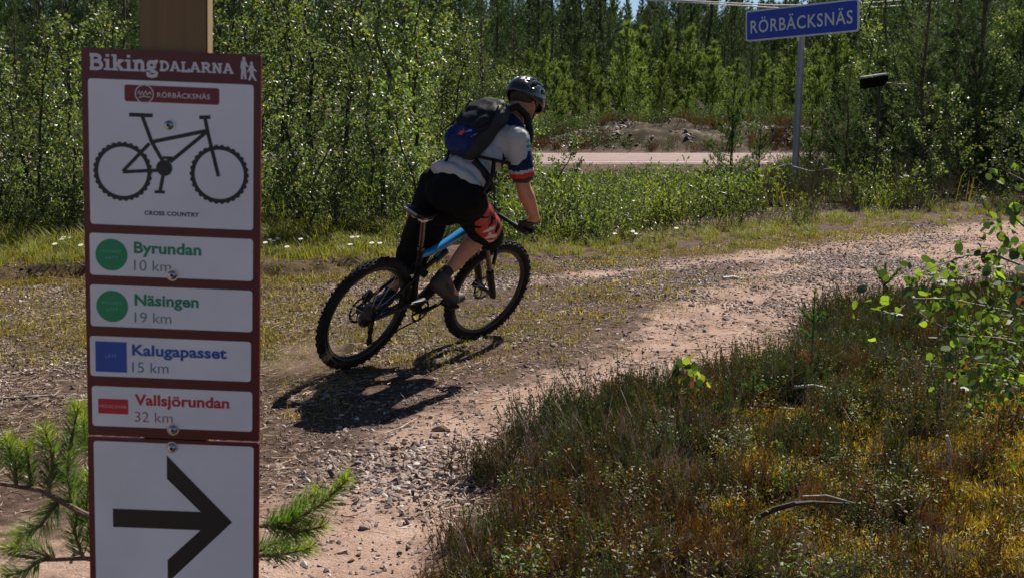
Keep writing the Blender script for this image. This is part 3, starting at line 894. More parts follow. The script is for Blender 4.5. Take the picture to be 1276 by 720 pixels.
seg_balls(bd, headC + faceD * .092 + headUp * .022 - headR * .03, .011, headC + faceD * .092 + headUp * .022 + headR * .03, .011)   # brow
for s in (1, -1): bd.ball(headC + headR * s * .079 - faceD * .008 - headUp * .03, (.010, .022, .034), 10, M=HM)                     # ears
for s, sh_, el, wr_, gp in ((1, shR, elR, wrR, gripR), (-1, shL, elL, wrL, gripL)):
    seg_balls(bd, neckB - T_ * .09, .07, sh_, .062)
    seg_balls(bd, sh_, .058, sh_.lerp(el, .5), .050); seg_balls(bd, sh_.lerp(el, .5), .050, el, .045)
    seg_balls(bd, el, .043, el.lerp(wr_, .3), .050); seg_balls(bd, el.lerp(wr_, .3), .049, wr_, .030)
    hand(bd, wr_, gp, s, -.002)
for hp, kn, an, pd in ((hpR, knR, anR, pR), (hpL, knL, anL, pL)):
    seg_balls(bd, hp, .092, hp.lerp(kn, .5), .078); seg_balls(bd, hp.lerp(kn, .5), .078, kn, .056)
    cf = kn.lerp(an, .32) - bf * .018
    seg_balls(bd, kn, .054, cf, .058); seg_balls(bd, cf, .058, kn.lerp(an, .7), .041); seg_balls(bd, kn.lerp(an, .7), .041, an, .034)
    foot = (pd + bup * .045 + bf * .05)
    seg_balls(bd, an - bup * .02 - bf * .02, .034, foot, .028)
body = remesh(bd, "body", [skin], person, .0075, 5)

# jersey: white back, navy yoke and sleeve ends, red and white cuff band
jw = mat("jersey_white", (.42, .41, .42), .75, noise=.08, nscale=14, bump=.5, bscale=16)
jn = mat("jersey_navy", (.010, .018, .06), .8, spec=.15, bump=.4, bscale=18)
jr = mat("jersey_red", (.50, .012, .014), .6); jk = mat("jersey_black", (.010, .010, .012), .7)
jt = mat("jersey_teal", (.02, .20, .32), .6)
js = MB()
js.ball(hipC + T_ * .055 + Nb * .014 - Lr * .015, (.200, .140, .062), 16, M=TM)
js.ball(hipC.lerp(neckB, .72) + Lr * .09, (.09, .10, .10), 14, M=TM); js.ball(hipC.lerp(neckB, .72) - Lr * .09, (.09, .10, .10), 14, M=TM)
for t, rw, rd in ((.12, .172, .132), (.3, .160, .122), (.5, .166, .122), (.7, .180, .124), (.86, .165, .108)):
    js.ball(hipC.lerp(neckB, t) + T_ * (.05 if t < .2 else 0), (rw, rd, .07 if t < .2 else .09 if t < .4 else .11), 16, M=TM)
seg_balls(js, neckB - T_ * .06, .078, neckB + T_ * .015, .066)
slv = {}
for s, sh_, el in ((1, shR, elR), (-1, shL, elL)):
    seg_balls(js, neckB - T_ * .09, .082, sh_, .073)
    e_ = sh_.lerp(el, .66); slv[s] = (sh_, e_)
    seg_balls(js, sh_, .076, e_, .076)
def jpaint(c, n):
    for s in (1, -1):
        a_, b_ = slv[s]; d = (b_ - a_); t = (c - a_).dot(d) / d.length_squared
        off = (c - a_ - d * t).length
        if off < .11 and (c - hipC).dot(Lr * s) > .1 and t > .15:
            if t > 1.16: return 3
            if t > 1.0: return 2
            if t > .9: return 0
            if t > .36 + .35 * (-(n.dot(bf))) : return 1
    h = (c - hipC).dot(T_) / (neckB - hipC).length
    if h > .84 and n.dot(Nb) > -.2: return 1
    if h > .70 and n.dot(Nb) < -.05: return 4
    return 0
jersey = remesh(js, "jersey", [jw, jn, jr, jk, jt], person, .008, 4, jpaint, wr=(.0085, 11, .45))

# baggy shorts, black with red side panels
sk = mat("shorts_black", (.006, .006, .007), .9, spec=.12, bump=.5, bscale=14); srd = mat("shorts_red", (.36, .008, .012), .4, noise=.25, nscale=30, bump=.5, bscale=16)
swh = mat("shorts_print_white", (.55, .50, .52), .5)
ss = MB()
ss.ball(hipC - T_ * .03, (.168, .118, .115), 16, M=TM)
seg_balls(ss, hpL.lerp(knL, .15), .115, at(532, 290, 6.95), .108)
seg_balls(ss, hpR.lerp(knR, .35) - brt * .02, .112, knR.lerp(hpR, .12) - brt * .01, .106)
ss.ball(hipC + T_ * .02, (.160, .122, .09), 16, M=TM)
for hp, kn in ((hpR, knR), (hpL, knL)):
    seg_balls(ss, hp, .122, hp.lerp(kn, .5), .112); seg_balls(ss, hp.lerp(kn, .5), .112, kn + (kn - hp).normalized() * .045, .104)
seg_balls(ss, hpL.lerp(knL, .3) + brt * .03, .11, hpR.lerp(knR, .3) - brt * .05, .11)
seg_balls(ss, knL, .096, knL.lerp(anL, .25), .080)
def spaint(c, n):
    for s, hp, kn in ((1, hpR, knR), (-1, hpL, knL)):
        d = kn - hp; t = (c - hp).dot(d) / d.length_squared; off = c - hp - d * t
        if off.length < .14 and (c - BC).dot(brt) * s - (hipC - BC).dot(brt) * s > -.02:
            fs_ = off.normalized().dot((brt * s * .9 + bf * .35).normalized())
            q = 0
            if fs_ > .55 + .1 * math.sin(t * 9) and .22 < t < .93:
                q = fbm(np.array([c.z * 26 + c.x * 8]), np.array([c.y * 22 - c.x * 9]), 2)[0]
                if s > 0 and .45 < t < .92 and fs_ > .62 and q > .67: return 2
                if q < .36: return 0
                return 1
    return 0
shorts = remesh(ss, "shorts", [sk, srd, swh], person, .008, 4, spaint, wr=(.0085, 10, .6))

# gloves, socks, shoes
gl = mat("glove_black", (.010, .010, .011), .6, bump=.3, bscale=60)
for s, wr_, gp in ((1, wrR, gripR), (-1, wrL, gripL)):
    g = MB(); hand(g, wr_.lerp(gp, .25), gp, s, .0015); remesh(g, "glove", [gl], person, .0045, 2)
shoe_m = mat("shoe_grey", (.022, .02, .02), .6, noise=.3, nscale=25, bump=.3, bscale=40); sole_m = mat("shoe_sole", (.012, .012, .012), .7)
sock_m = mat("sock_black", (.012, .012, .014), .8)
for s, an, pd in ((1, anR, pR), (-1, anL, pL)):
    g = MB(); up_ = bup
    toe = pd + up_ * .042 + bf * .085; ball_ = pd + up_ * .045; heel = an - up_ * .055 - bf * .05 if s > 0 else an - up_ * .045 - bf * .055
    seg_balls(g, heel, .036, ball_, .041); seg_balls(g, ball_, .041, toe, .030)
    g.ball(ball_ + brt * .012, .036, 12); g.ball(ball_ - brt * .012, .036, 12)
    seg_balls(g, heel + up_ * .01, .036, an + up_ * .0, .043); seg_balls(g, an, .042, ball_.lerp(an, .4), .042)
    axis_ = (toe - heel).normalized(); sd = axis_.cross(brt).normalized(); sd = sd if sd.z > 0 else -sd
    base = (heel + ball_) / 2
    remesh(g, "shoe", [shoe_m, sole_m], person, .006, 4, lambda c, n, b=base, d=sd: 1 if (c - b).dot(d) < -.026 else 0)
    g = MB(); k = (knR if s > 0 else knL) - an; k.normalize()
    seg_balls(g, an + k * .0, .040, an + k * .045, .041); remesh(g, "sock", [sock_m], person, .006, 2)

# helmet with ribs and vents
hel_b = mat("helmet_black", (.014, .014, .016), .22, coat=.7); hel_hi = mat("helmet_painted_highlight", (.62, .62, .62), .35, coat=.4); hel_in = mat("helmet_vent", (.004, .004, .004), .9)
V, F, MI = [], [], []
nu, nv = 72, 26
for j in range(nv + 1):
    el = R(-16 + 106 * j / nv)
    for i in range(nu):
        az = 2 * math.pi * i / nu
        x, y, z = math.cos(el) * math.cos(az), math.cos(el) * math.sin(az), math.sin(el)
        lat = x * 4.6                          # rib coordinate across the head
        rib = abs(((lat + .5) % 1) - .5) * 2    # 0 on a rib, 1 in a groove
        vent = rib > .52 and -.75 < y < .86 and z > .18 and abs(((y * 2.4 + (int(math.floor(lat + .5)) % 2) * .5) % 1) - .5) > .12
        k = 1.0 - (.11 if vent else 0) + .02 * (1 - rib)
        tail = 1 + .10 * max(0, -y) * (1 - z)
        brim = -.10 * max(0, y) * 0
        V.append(Vector((x * .108 * k, y * .142 * k * tail, z * .118 * k - .012)))
        MI.append(2 if vent else (1 if (abs(lat) > .5 and abs(lat) < 1.6 and z > .38 and rib < .45) else 0))  # upper ribs beside the middle coloured white as a painted sun highlight
mi2 = []
for j in range(nv):
    for i in range(nu):
        a_, b_, c_, d_ = j * nu + i, j * nu + (i + 1) % nu, (j + 1) * nu + (i + 1) % nu, (j + 1) * nu + i
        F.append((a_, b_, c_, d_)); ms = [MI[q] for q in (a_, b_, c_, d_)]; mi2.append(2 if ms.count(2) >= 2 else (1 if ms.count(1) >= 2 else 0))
Mh = Matrix.Translation(headC + headUp * .028 - PO) @ HM.to_4x4()
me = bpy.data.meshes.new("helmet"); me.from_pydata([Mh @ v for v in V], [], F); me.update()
for m in (hel_b, hel_hi, hel_in): me.materials.append(m)
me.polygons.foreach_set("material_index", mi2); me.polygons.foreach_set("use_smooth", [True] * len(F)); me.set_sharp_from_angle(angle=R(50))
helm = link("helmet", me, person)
md = helm.modifiers.new("shell", 'SOLIDIFY'); md.thickness = .012; md.offset = -1
mb = MB()
mb.box(headC + headUp * .03 + faceD * .14 - PO, (.14, .05, .008), HM @ Matrix.Rotation(-.25, 3, 'X'), bev=.003); mb.build("visor", [hel_b], helm)
mb = MB()
for s in (1, -1):
    pts = [headC + HM @ Vector(p) - PO for p in ((s * .098, .03, .02), (s * .084, .012, -.05), (s * .045, .055, -.115), (0, .07, -.122))]
    mb.tube(pts, .0045, 6)
    mb.tube([headC + HM @ Vector(p) - PO for p in ((s * .098, -.06, .0), (s * .084, .012, -.05))], .0045, 6)
mb.build("strap", [jk], helm)
mb = MB(); mb.ball(headC + headUp * .005 - faceD * .022 - PO, (.081, .090, .068), 16, M=HM); mb.build("hair", [mat("hair_brown", (.05, .03, .018), .7, bump=.6, bscale=120)], person)

# backpack
bp_k = mat("pack_black", (.009, .009, .010), .6, spec=.25, noise=.3, nscale=12, bump=.6, bscale=18); bp_g = mat("pack_grey", (.026, .026, .030), .65, spec=.25, bump=.5, bscale=20)
bp_b = mat("pack_blue", (.008, .018, .10), .6, spec=.25, bump=.5, bscale=20)
pc0 = hipC.lerp(neckB, .64) + Nb * .142
pack = empty("backpack", tuple(pc0))
setp(pack, "black and grey backpack with blue lower pocket worn on the cyclist's back", "backpack")
def sub_shape(ctrl, name, m, parent, lv=3, paint=None):
    """rounded soft shape from a lathe of boxes in the pack frame: ctrl = [(t, half width, half depth, offset)]"""
    bm = bmesh.new(); rr = []
    for t, wx, dy, oy in ctrl:
        rr.append([bm.verts.new((sx * wx, sy * dy + oy, t)) for sx, sy in ((-1, -1), (-.5, -1), (.5, -1), (1, -1), (1, 0), (1, 1), (.5, 1.12), (-.5, 1.12), (-1, 1), (-1, 0))])
    for a_, b_ in zip(rr[:-1], rr[1:]):
        for k in range(10): bm.faces.new((a_[k], a_[(k + 1) % 10], b_[(k + 1) % 10], b_[k]))
    bm.faces.new(rr[0][::-1]); bm.faces.new(rr[-1])
    me = bpy.data.meshes.new(name); bm.to_mesh(me); bm.free()
    o = bpy.data.objects.new(name, me); C.objects.link(o); md = o.modifiers.new("s", 'SUBSURF'); md.levels = lv; md.render_levels = lv
    m2 = bpy.data.meshes.new_from_object(o.evaluated_get(bpy.context.evaluated_depsgraph_get())); bpy.data.objects.remove(o)
    from mathutils import noise as nz
    for v in m2.vertices: v.co += v.normal * .007 * (1 - 2.2 * abs(nz.noise(v.co * 13)) + .5 * nz.noise(v.co * 31))
    m2.name = name; m2.transform(TM.to_4x4())
    for q in (m if isinstance(m, list) else [m]): m2.materials.append(q)
    m2.polygons.foreach_set("use_smooth", [True] * len(m2.polygons))
    o = link(name, m2, parent)
    return o
sub_shape([(-.21, .085, .030, -.02), (-.17, .122, .050, 0), (-.05, .130, .060, .005), (.08, .126, .058, .0), (.17, .110, .042, -.015), (.21, .06, .022, -.03)], "pack_body", bp_g, pack)
sub_shape([(-.06, .095, .012, .062), (-.02, .118, .028, .054), (.08, .120, .032, .046), (.17, .100, .030, .022), (.215, .05, .018, .0)], "top_pocket", bp_k, pack)
sub_shape([(-.215, .06, .018, .02), (-.18, .108, .034, .036), (-.10, .112, .036, .044), (-.055, .10, .024, .05)], "lower_pocket", bp_b, pack)
def pk(x, y, z): return TM @ Vector((x, y, z))
mb = MB()
for s in (1, -1):
    pts = [(s * .06, -.02, .17), (s * .085, -.06, .245), (s * .105, -.14, .255), (s * .125, -.235, .20), (s * .165, -.28, .08), (s * .185, -.22, -.04), (s * .175, -.10, -.12), (s * .12, -.03, -.17)]
    mb.tube([pk(*p) for p in pts], [.02, .024, .024, .022, .016, .012, .010, .010], 8, flat=.9)
mb.build("shoulder_strap", [bp_k], pack)
mb = MB(); mb.tube([pk(*p) for p in ((-.10, -.05, -.19), (-.165, -.12, -.215), (-.17, -.22, -.225), (-.06, -.29, -.235), (.06, -.29, -.235), (.17, -.22, -.225), (.165, -.12, -.215), (.10, -.05, -.19))], [.022, .026, .018, .012, .012, .018, .026, .022], 8)
mb.build("hip_belt", [bp_k], pack)
def web(pts, r):
    mb = MB(); mb.tube([pk(*p) for p in pts], r, 6); mb.build("webbing", [bp_k], pack)
web(((-.05, .03, -.19), (-.045, -.005, -.25), (-.04, -.015, -.32)), .008)
web(((.17, -.10, -.12), (.215, -.12, -.20), (.19, -.17, -.30), (.20, -.15, -.36)), [.012, .015, .012, .009])
for s in (1, -1): web(((s * .115, .075, .12), (s * .137, .05, -.02), (s * .118, .09, -.14)), .0055)
web(((-.02, -.02, .20), (0, .01, .225), (.02, -.02, .20)), .006)
mb = MB(); mb.box(pk(.03, .090, -.125), (.035, .004, .03), TM, bev=.001); mb.build("pack_logo", [jr], pack)

# ------------------------------------------------------------------ vegetation helpers
def unit(v): return v / np.maximum(np.linalg.norm(v, axis=-1, keepdims=True), 1e-9)
def rnd_unit(g, n): return unit(g.normal(size=(n, 3)))
class NB:
    """numpy mesh collector: triangles only, one material index per piece"""
    def __init__(s): s.V, s.T, s.M, s.C, s.n = [], [], [], [], 0
    def add(s, V, T, m=0, c=None):
        V = np.asarray(V, float).reshape(-1, 3); T = np.asarray(T, int).reshape(-1, 3)
        s.V.append(V); s.T.append(T + s.n); s.M.append(np.full(len(T), m)); s.n += len(V)
        c = np.ones((len(V), 3)) if c is None else np.broadcast_to(np.asarray(c, float), (len(V), 3)) if np.ndim(c) < 2 else np.asarray(c)
        s.C.append(c)
    def twigs(s, p0, p1, r0, r1, m=0, c=None):
        """three-sided tapered sticks"""
        p0, p1 = np.asarray(p0, float).reshape(-1, 3), np.asarray(p1, float).reshape(-1, 3); n = len(p0)
        r0 = np.broadcast_to(r0, (n,)); r1 = np.broadcast_to(r1, (n,))
        d = unit(p1 - p0); a = unit(np.cross(d, np.where(np.abs(d[:, 2:3]) < .9, [[0, 0, 1.]], [[1., 0, 0]]))); b = np.cross(d, a)
        V = np.zeros((n, 6, 3))
        for k in range(3):
            o = a * math.cos(2.0944 * k) + b * math.sin(2.0944 * k)
            V[:, k] = p0 + o * r0[:, None]; V[:, 3 + k] = p1 + o * r1[:, None]
        T = np.array([[0, 1, 4], [0, 4, 3], [1, 2, 5], [1, 5, 4], [2, 0, 3], [2, 3, 5]])
        s.add(V, (T[None] + 6 * np.arange(n)[:, None, None]), m, c)
    def leaves(s, P, D, L, W, g, m=0, c=None, fold=.25, pos=.45):
        """folded diamond leaves: P base, D direction, L length, W width"""
        P = np.asarray(P, float).reshape(-1, 3); n = len(P); D = unit(np.asarray(D, float))
        L = np.broadcast_to(L, (n,))[:, None]; W = np.broadcast_to(W, (n,))[:, None]
        sd = unit(np.cross(D, rnd_unit(g, n))); nn = np.cross(sd, D)
        V = np.stack([P, P + D * L * pos + sd * W / 2 + nn * W * fold, P + D * L, P + D * L * pos - sd * W / 2 + nn * W * fold], 1)
        T = np.array([[0, 1, 2], [0, 2, 3]])
        cc = None
        if c is not None: cc = np.repeat(c, 4, axis=0)
        s.add(V, T[None] + 4 * np.arange(n)[:, None, None], m, cc)
    def leaves6(s, P, D, L, W, g, m=0, c=None):
        """rounder leaves of four triangles"""
        P = np.asarray(P, float).reshape(-1, 3); n = len(P); D = unit(np.asarray(D, float))
        L = np.broadcast_to(L, (n,))[:, None]; W = np.broadcast_to(W, (n,))[:, None]
        sd = unit(np.cross(D, rnd_unit(g, n))); nn = np.cross(sd, D)
        V = np.stack([P, P + D * L * .22 + sd * W * .42 + nn * W * .12, P + D * L * .65 + sd * W * .40 + nn * W * .10, P + D * L,
                      P + D * L * .65 - sd * W * .40 + nn * W * .10, P + D * L * .22 - sd * W * .42 + nn * W * .12], 1)
        T = np.array([[0, 1, 2], [0, 2, 3], [0, 3, 4], [0, 4, 5]])
        s.add(V, T[None] + 6 * np.arange(n)[:, None, None], m, None if c is None else np.repeat(c, 6, axis=0))
    def mesh(s, name, mats, smooth=False):
        return np_mesh(name, np.concatenate(s.V), tris=np.concatenate(s.T), mats=mats, smooth=smooth, col=np.concatenate(s.C), mi=np.concatenate(s.M))

leaf_b = mat("birch_leaf", (.105, .135, .045), .47, spec=1.0, tint=True, var=.48, transl=(.42, (1.6, 1.75, .8)))
leaf_w = mat("undergrowth_leaf", (.082, .108, .036), .48, spec=.7, tint=True, var=.5, transl=(.42, (1.7, 1.8, .75)))
bark_d = mat("dark_bark", (.055, .045, .038), .9, noise=.4, nscale=8, bump=.5, bscale=30)
bark_p = mat("pine_bark", (.085, .055, .04), .9, noise=.4, nscale=6, bump=.6, bscale=22)
needle = mat("pine_needle", (.075, .115, .035), .5, spec=.35, tint=True, var=.2, transl=(.35, (1.8, 1.9, .8)))
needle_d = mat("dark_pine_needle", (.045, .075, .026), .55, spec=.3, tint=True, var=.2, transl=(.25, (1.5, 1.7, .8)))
grass_m = mat("grass_blade", (.15, .155, .04), .55, spec=.3, tint=True, var=.25, transl=(.45, (1.7, 1.7, .6)))

def birch_proto(seed, h, nbr, per, spread=1.0, lsz=.050):
    per = per * .88
    g = np.random.default_rng(seed)
    zz = np.linspace(0, 1, 9)
    bend = g.normal(size=2) * .10 * h; wob = g.normal(size=(9, 2)) * .018 * h; wob[0] = 0
    ax = np.stack([bend[0] * zz ** 2 + wob[:, 0], bend[1] * zz ** 2 + wob[:, 1], zz * h], 1)
    rt = .0075 * h + .006
    t_ = MB(); t_.tube([tuple(p) for p in ax], [rt * (1 - .85 * z) + .002 for z in zz], 6)
    trunk = t_.mesh("trunk", [bark_d])
    nb = NB()
    P, D, PB0, PB1, RB = [], [], [], [], []
    for k in range(nbr):
        if g.random() < .22: continue
        t = .10 + .88 * (k + g.random()) / nbr
        base = np.array([np.interp(t, zz, ax[:, i]) for i in range(3)])
        az = 2.4 * k + g.normal() * .4; el = R(g.uniform(25, 62))
        L = spread * (.10 * h * (1 - t) ** .6 + .16 + .12 * g.random()) * (1.0 if t > .2 else .8)
        d = np.array([math.cos(az) * math.cos(el), math.sin(az) * math.cos(el), math.sin(el)])
        m_ = base + d * L * .55; e_ = m_ + (d + np.array([0, 0, g.uniform(-.35, .25)])) * L * .5
        PB0 += [base, m_]; PB1 += [m_, e_]; RB += [.0045, .003]
        n = max(3, int(per * (.5 + L))); s_ = g.random(n) ** .7
        q = np.where(s_[:, None] < .55, base + (m_ - base) * (s_[:, None] / .55), m_ + (e_ - m_) * ((s_[:, None] - .55) / .45))
        P.append(q + g.normal(size=(n, 3)) * .045 * (.5 + L)); dd = rnd_unit(g, n) + d * .5; dd[:, 2] -= .25; D.append(dd)
    P = np.concatenate(P); D = np.concatenate(D); n = len(P)
    nb.twigs(PB0, PB1, np.array(RB), np.array(RB) * .5, 1, (.7, .7, .7))
    hue = g.normal(size=(n, 1)) * .16
    c = np.clip(1 + hue + np.array([[.12, 0, -.1]]) * g.normal(size=(n, 1)), .45, 1.8)
    yel = g.random(n) < .05; c[yel] *= np.array([1.7, 1.15, .6])
    L = lsz * g.uniform(.7, 1.25, n)
    nb.leaves(P, D, L, L * .78, g, 0, c)
    return trunk, nb.mesh("crown", [leaf_b, bark_d])

def needle_tufts(nb, P, D, g, n_per, L, W, m, col, cone=.9):
    """short bunches of needles along shoots at P pointing along D"""
    n = len(P)
    Pn = np.repeat(P, n_per, 0); Dn = np.repeat(unit(D), n_per, 0)
    back = g.random((n * n_per, 1)) * L * .9
    d = unit(Dn + rnd_unit(g, n * n_per) * cone)
    nb_P = Pn - Dn * back
    sd = unit(np.cross(d, rnd_unit(g, len(d)))); l = L * g.uniform(.7, 1.2, (len(d), 1))
    V = np.stack([nb_P - sd * W / 2, nb_P + sd * W / 2, nb_P + d * l], 1)
    nb.add(V, np.arange(len(d) * 3).reshape(-1, 3), m, np.repeat(np.repeat(col, n_per, 0), 3, 0))

def pine_proto(seed, h, base=.12, step=.36, nbr=6, tufts=12, mat_n=None, nl=.10, nw=.014, n_per=8, maxL=1.5, k=.40, dead=False):
    g = np.random.default_rng(seed); nb = NB()
    zz = np.linspace(0, 1, 8); wob = g.normal(size=(8, 2)) * .008 * h; wob[0] = 0
    ax = np.stack([wob[:, 0], wob[:, 1], zz * h], 1)
    t_ = MB(); t_.tube([tuple(p) for p in ax], [(.0095 * h + .012) * (1 - .88 * z) + .003 for z in zz], 8)
    trunk = t_.mesh("trunk", [bark_p])
    P, D, A0, A1, RR = [], [], [], [], []
    z = base * h
    while z < h - .12:
        for b in range(nbr):
            if g.random() < .12: continue
            az = g.uniform(0, 6.283); left = h - z
            L = min(maxL, k * left ** .85 + .12) * g.uniform(.65, 1.1)
            el = R(g.uniform(8, 40)) + .35 * (z / h)
            d = np.array([math.cos(az) * math.cos(el), math.sin(az) * math.cos(el), math.sin(el)])
            bp = np.array([np.interp(z / h, zz, ax[:, 0]), np.interp(z / h, zz, ax[:, 1]), z + g.normal() * .05])
            mid = bp + d * L * .6; end = mid + unit(d + np.array([0, 0, .55])) * L * .45
            A0 += [bp, mid]; A1 += [mid, end]; rr = .006 + .007 * L; RR += [rr, rr * .6]
            n = max(3, int(tufts * (L / .8)))
            s_ = .18 + .82 * g.random(n); s_[0] = 1.0
            q = np.where(s_[:, None] < .57, bp + (mid - bp) * (s_[:, None] / .57), mid + (end - mid) * ((s_[:, None] - .57) / .43))
            off = rnd_unit(g, n) * (.24 * L * (1.15 - s_[:, None])); off[:, 2] *= .55; off[0] = 0
            P.append(q + off); D.append(unit(off) * .8 + d * .7 + np.array([0, 0, .9]))
            if dead and False: pass
        z += step * g.uniform(.8, 1.2)
    for t in np.linspace(h - .35, h, 6): P.append(np.array([[ax[-1, 0], ax[-1, 1], t]])); D.append(np.array([[0, 0, 1.]]))
    P = np.concatenate(P); D = np.concatenate(D); n = len(P)
    c = np.clip(1 + g.normal(size=(n, 1)) * .22 + np.array([[.10, 0, -.08]]) * g.normal(size=(n, 1)), .4, 1.9)
    nb.twigs(A0, A1, np.array(RR), np.array(RR) * .55, 1, (.8, .8, .8))
    needle_tufts(nb, P, D, g, n_per, nl, nw, 0, c)
    return trunk, nb.mesh("crown", [mat_n or needle, bark_p])

def plant_tree(name, proto, x, y, s=1.0, rz=None, label=None, group=None, cat="tree", lean=(0, 0), sz=None):
    o = empty(name, (x, y, gz(x, y) - .03), (lean[0], lean[1], random.uniform(0, 6.283) if rz is None else rz))
    o.scale = (s, s, sz or s)
    link("trunk", proto[0], o); link("crown", proto[1], o)
    return setp(o, label, cat, group)

def scatter(name, protos, P, rot, scl, pick, label=None, kind="stuff", cat=None):
    """one stuff object: prototypes instanced on a cloud of points by geometry nodes"""
    me = bpy.data.meshes.new(name); P = np.asarray(P, np.float32)
    me.vertices.add(len(P)); me.vertices.foreach_set("co", P.ravel())
    for an, tp, arr, key in (("rot", 'FLOAT_VECTOR', rot, "vector"), ("scl", 'FLOAT_VECTOR', scl, "vector"), ("pick", 'INT', pick, "value")):
        a = me.attributes.new(an, tp, 'POINT'); a.data.foreach_set(key, np.asarray(arr, np.int32 if tp == 'INT' else np.float32).ravel())
    o = link(name, me)
    ng = bpy.data.node_groups.new(name + "_scatter", 'GeometryNodeTree')
    ng.interface.new_socket("Geometry", in_out='INPUT', socket_type='NodeSocketGeometry')
    ng.interface.new_socket("Geometry", in_out='OUTPUT', socket_type='NodeSocketGeometry')
    N, L = ng.nodes, ng.links
    gi, go = N.new("NodeGroupInput"), N.new("NodeGroupOutput"); jn = N.new("GeometryNodeJoinGeometry")
    def att(n, t):
        a = N.new("GeometryNodeInputNamedAttribute"); a.data_type = t; a.inputs["Name"].default_value = n; return a.outputs["Attribute"]
    ar, as_, ap = att("rot", 'FLOAT_VECTOR'), att("scl", 'FLOAT_VECTOR'), att("pick", 'INT')
    for k, p in enumerate(protos):
        po = bpy.data.objects.new(p.name + "_source", p)
        oi = N.new("GeometryNodeObjectInfo"); oi.inputs["Object"].default_value = po; oi.inputs["As Instance"].default_value = True
        cmp_ = N.new("FunctionNodeCompare"); cmp_.data_type = 'INT'; cmp_.operation = 'EQUAL'
        L.new(ap, cmp_.inputs[2]); cmp_.inputs[3].default_value = k
        ip = N.new("GeometryNodeInstanceOnPoints")
        L.new(gi.outputs[0], ip.inputs["Points"]); L.new(cmp_.outputs[0], ip.inputs["Selection"]); L.new(oi.outputs["Geometry"], ip.inputs["Instance"])
        L.new(ar, ip.inputs["Rotation"]); L.new(as_, ip.inputs["Scale"]); L.new(ip.outputs[0], jn.inputs[0])
    L.new(jn.outputs[0], go.inputs[0])
    md = o.modifiers.new("scatter", 'NODES'); md.node_group = ng
    return setp(o, label, cat, kind=kind)

def on_ground(x, y, sink=0.0): return np.stack([x, y, ground_z(x, y) - sink], 1)

# ------------------------------------------------------------------ stones and gravel
def rock_mesh(seed, flat=.5, name="stone", m=None, sub=1, rough=.25):
    g = np.random.default_rng(seed); bm = bmesh.new()
    bmesh.ops.create_icosphere(bm, subdivisions=sub, radius=.5)
    k = g.normal(size=(5, 3))
    for v in bm.verts:
        c = v.co.normalized(); s_ = 1 + rough * (g.random() - .5) * (1.6 if sub == 1 else .5)
        for q in k:                       # a few cut planes make flat facets
            u_ = Vector(q).normalized(); d = c.dot(u_)
            if d > .62: s_ = min(s_, .64 / d)
        v.co = Vector((c.x * .5 * s_, c.y * .36 * s_, c.z * .5 * s_ * flat))
    me = bpy.data.meshes.new(name); bm.to_mesh(me); bm.free(); me.materials.append(m); return me
def stone_material(name, ramp, var=True):
    m = bpy.data.materials.new(name); m.use_nodes = True; N, L = m.node_tree.nodes, m.node_tree.links; b = N["Principled BSDF"]
    b.inputs["Roughness"].default_value = .8; b.inputs["Specular IOR Level"].default_value = .35
    oi = N.new("ShaderNodeObjectInfo"); r = N.new("ShaderNodeValToRGB"); L.new(oi.outputs["Random"], r.inputs[0]); r.color_ramp.interpolation = 'CONSTANT'
    while len(r.color_ramp.elements) < len(ramp): r.color_ramp.elements.new(.5)
    for e, (p, c) in zip(r.color_ramp.elements, ramp): e.position = p; e.color = (*c, 1)
    tc = N.new("ShaderNodeTexCoord"); nt = N.new("ShaderNodeTexNoise"); nt.inputs["Scale"].default_value = 5; nt.inputs["Detail"].default_value = 6; L.new(tc.outputs["Object"], nt.inputs["Vector"])
    mr = N.new("ShaderNodeMapRange"); L.new(nt.outputs["Fac"], mr.inputs[0]); mr.inputs[3].default_value = .55; mr.inputs[4].default_value = 1.35
    x = N.new("ShaderNodeVectorMath"); x.operation = 'SCALE'; L.new(r.outputs[0], x.inputs[0]); L.new(mr.outputs[0], x.inputs["Scale"]); L.new(x.outputs[0], b.inputs["Base Color"])
    return m
stone_m = stone_material("field_stone", [(0, (.28, .195, .16)), (.22, (.21, .16, .14)), (.40, (.35, .26, .22)), (.58, (.16, .125, .115)), (.70, (.38, .275, .235)), (.82, (.50, .45, .42)), (.92, (.08, .065, .065))])
pebbles = [rock_mesh(100 + i, f, "pebble", stone_m, 1, .35) for i, f in enumerate((.42, .3, .55, .36, .48))]
def track_points(n, box, seed, dens):
    g = np.random.default_rng(seed); x = g.uniform(box[0], box[1], n); y = g.uniform(box[2], box[3], n)
    keep = g.random(n) < dens(x, y); return x[keep], y[keep], g
def on_track(x, y):
    di, do = fields(x, y); return di, do, di / np.maximum(di - do, .4)
def dens_gravel(x, y):
    di, do, t = on_track(x, y)
    base = sstep(-.12, .15, di) * (1 - sstep(-.1, .4, do))
    band = .30 + .9 * sstep(.8, 2.5, x) * (1 - .6 * np.exp(-((t - .15) / .08) ** 2)) + 1.0 * np.exp(-((t - .42) / .10) ** 2) + .55 * np.exp(-((t - .9) / .1) ** 2) + .35 * (t > .5)
    cl = sstep(.42, .66, fbm(x * 1.6 + 11, y * 1.6, 3)) * 1.3 + .18
    pile = np.exp(-(((x + .35) / .42) ** 2 + ((y - 4.75) / .33) ** 2)) * 2.2 + np.exp(-(((x - .62) / .3) ** 2 + ((y - 5.95) / .3) ** 2)) * .8
    edge_ = .7 * np.exp(-(di / .18) ** 2) * (y > 5)
    return np.clip(base * (band * cl * .5 + edge_ * .6) + base * pile, 0, 1)
x, y, g = track_points(300000, (-4.5, 4.6, 3.0, 11.5), 5, dens_gravel)
x2, y2, g2 = track_points(110000, (2, 11, 8.5, 18), 6, dens_gravel)
x = np.concatenate([x, x2]); y = np.concatenate([y, y2])
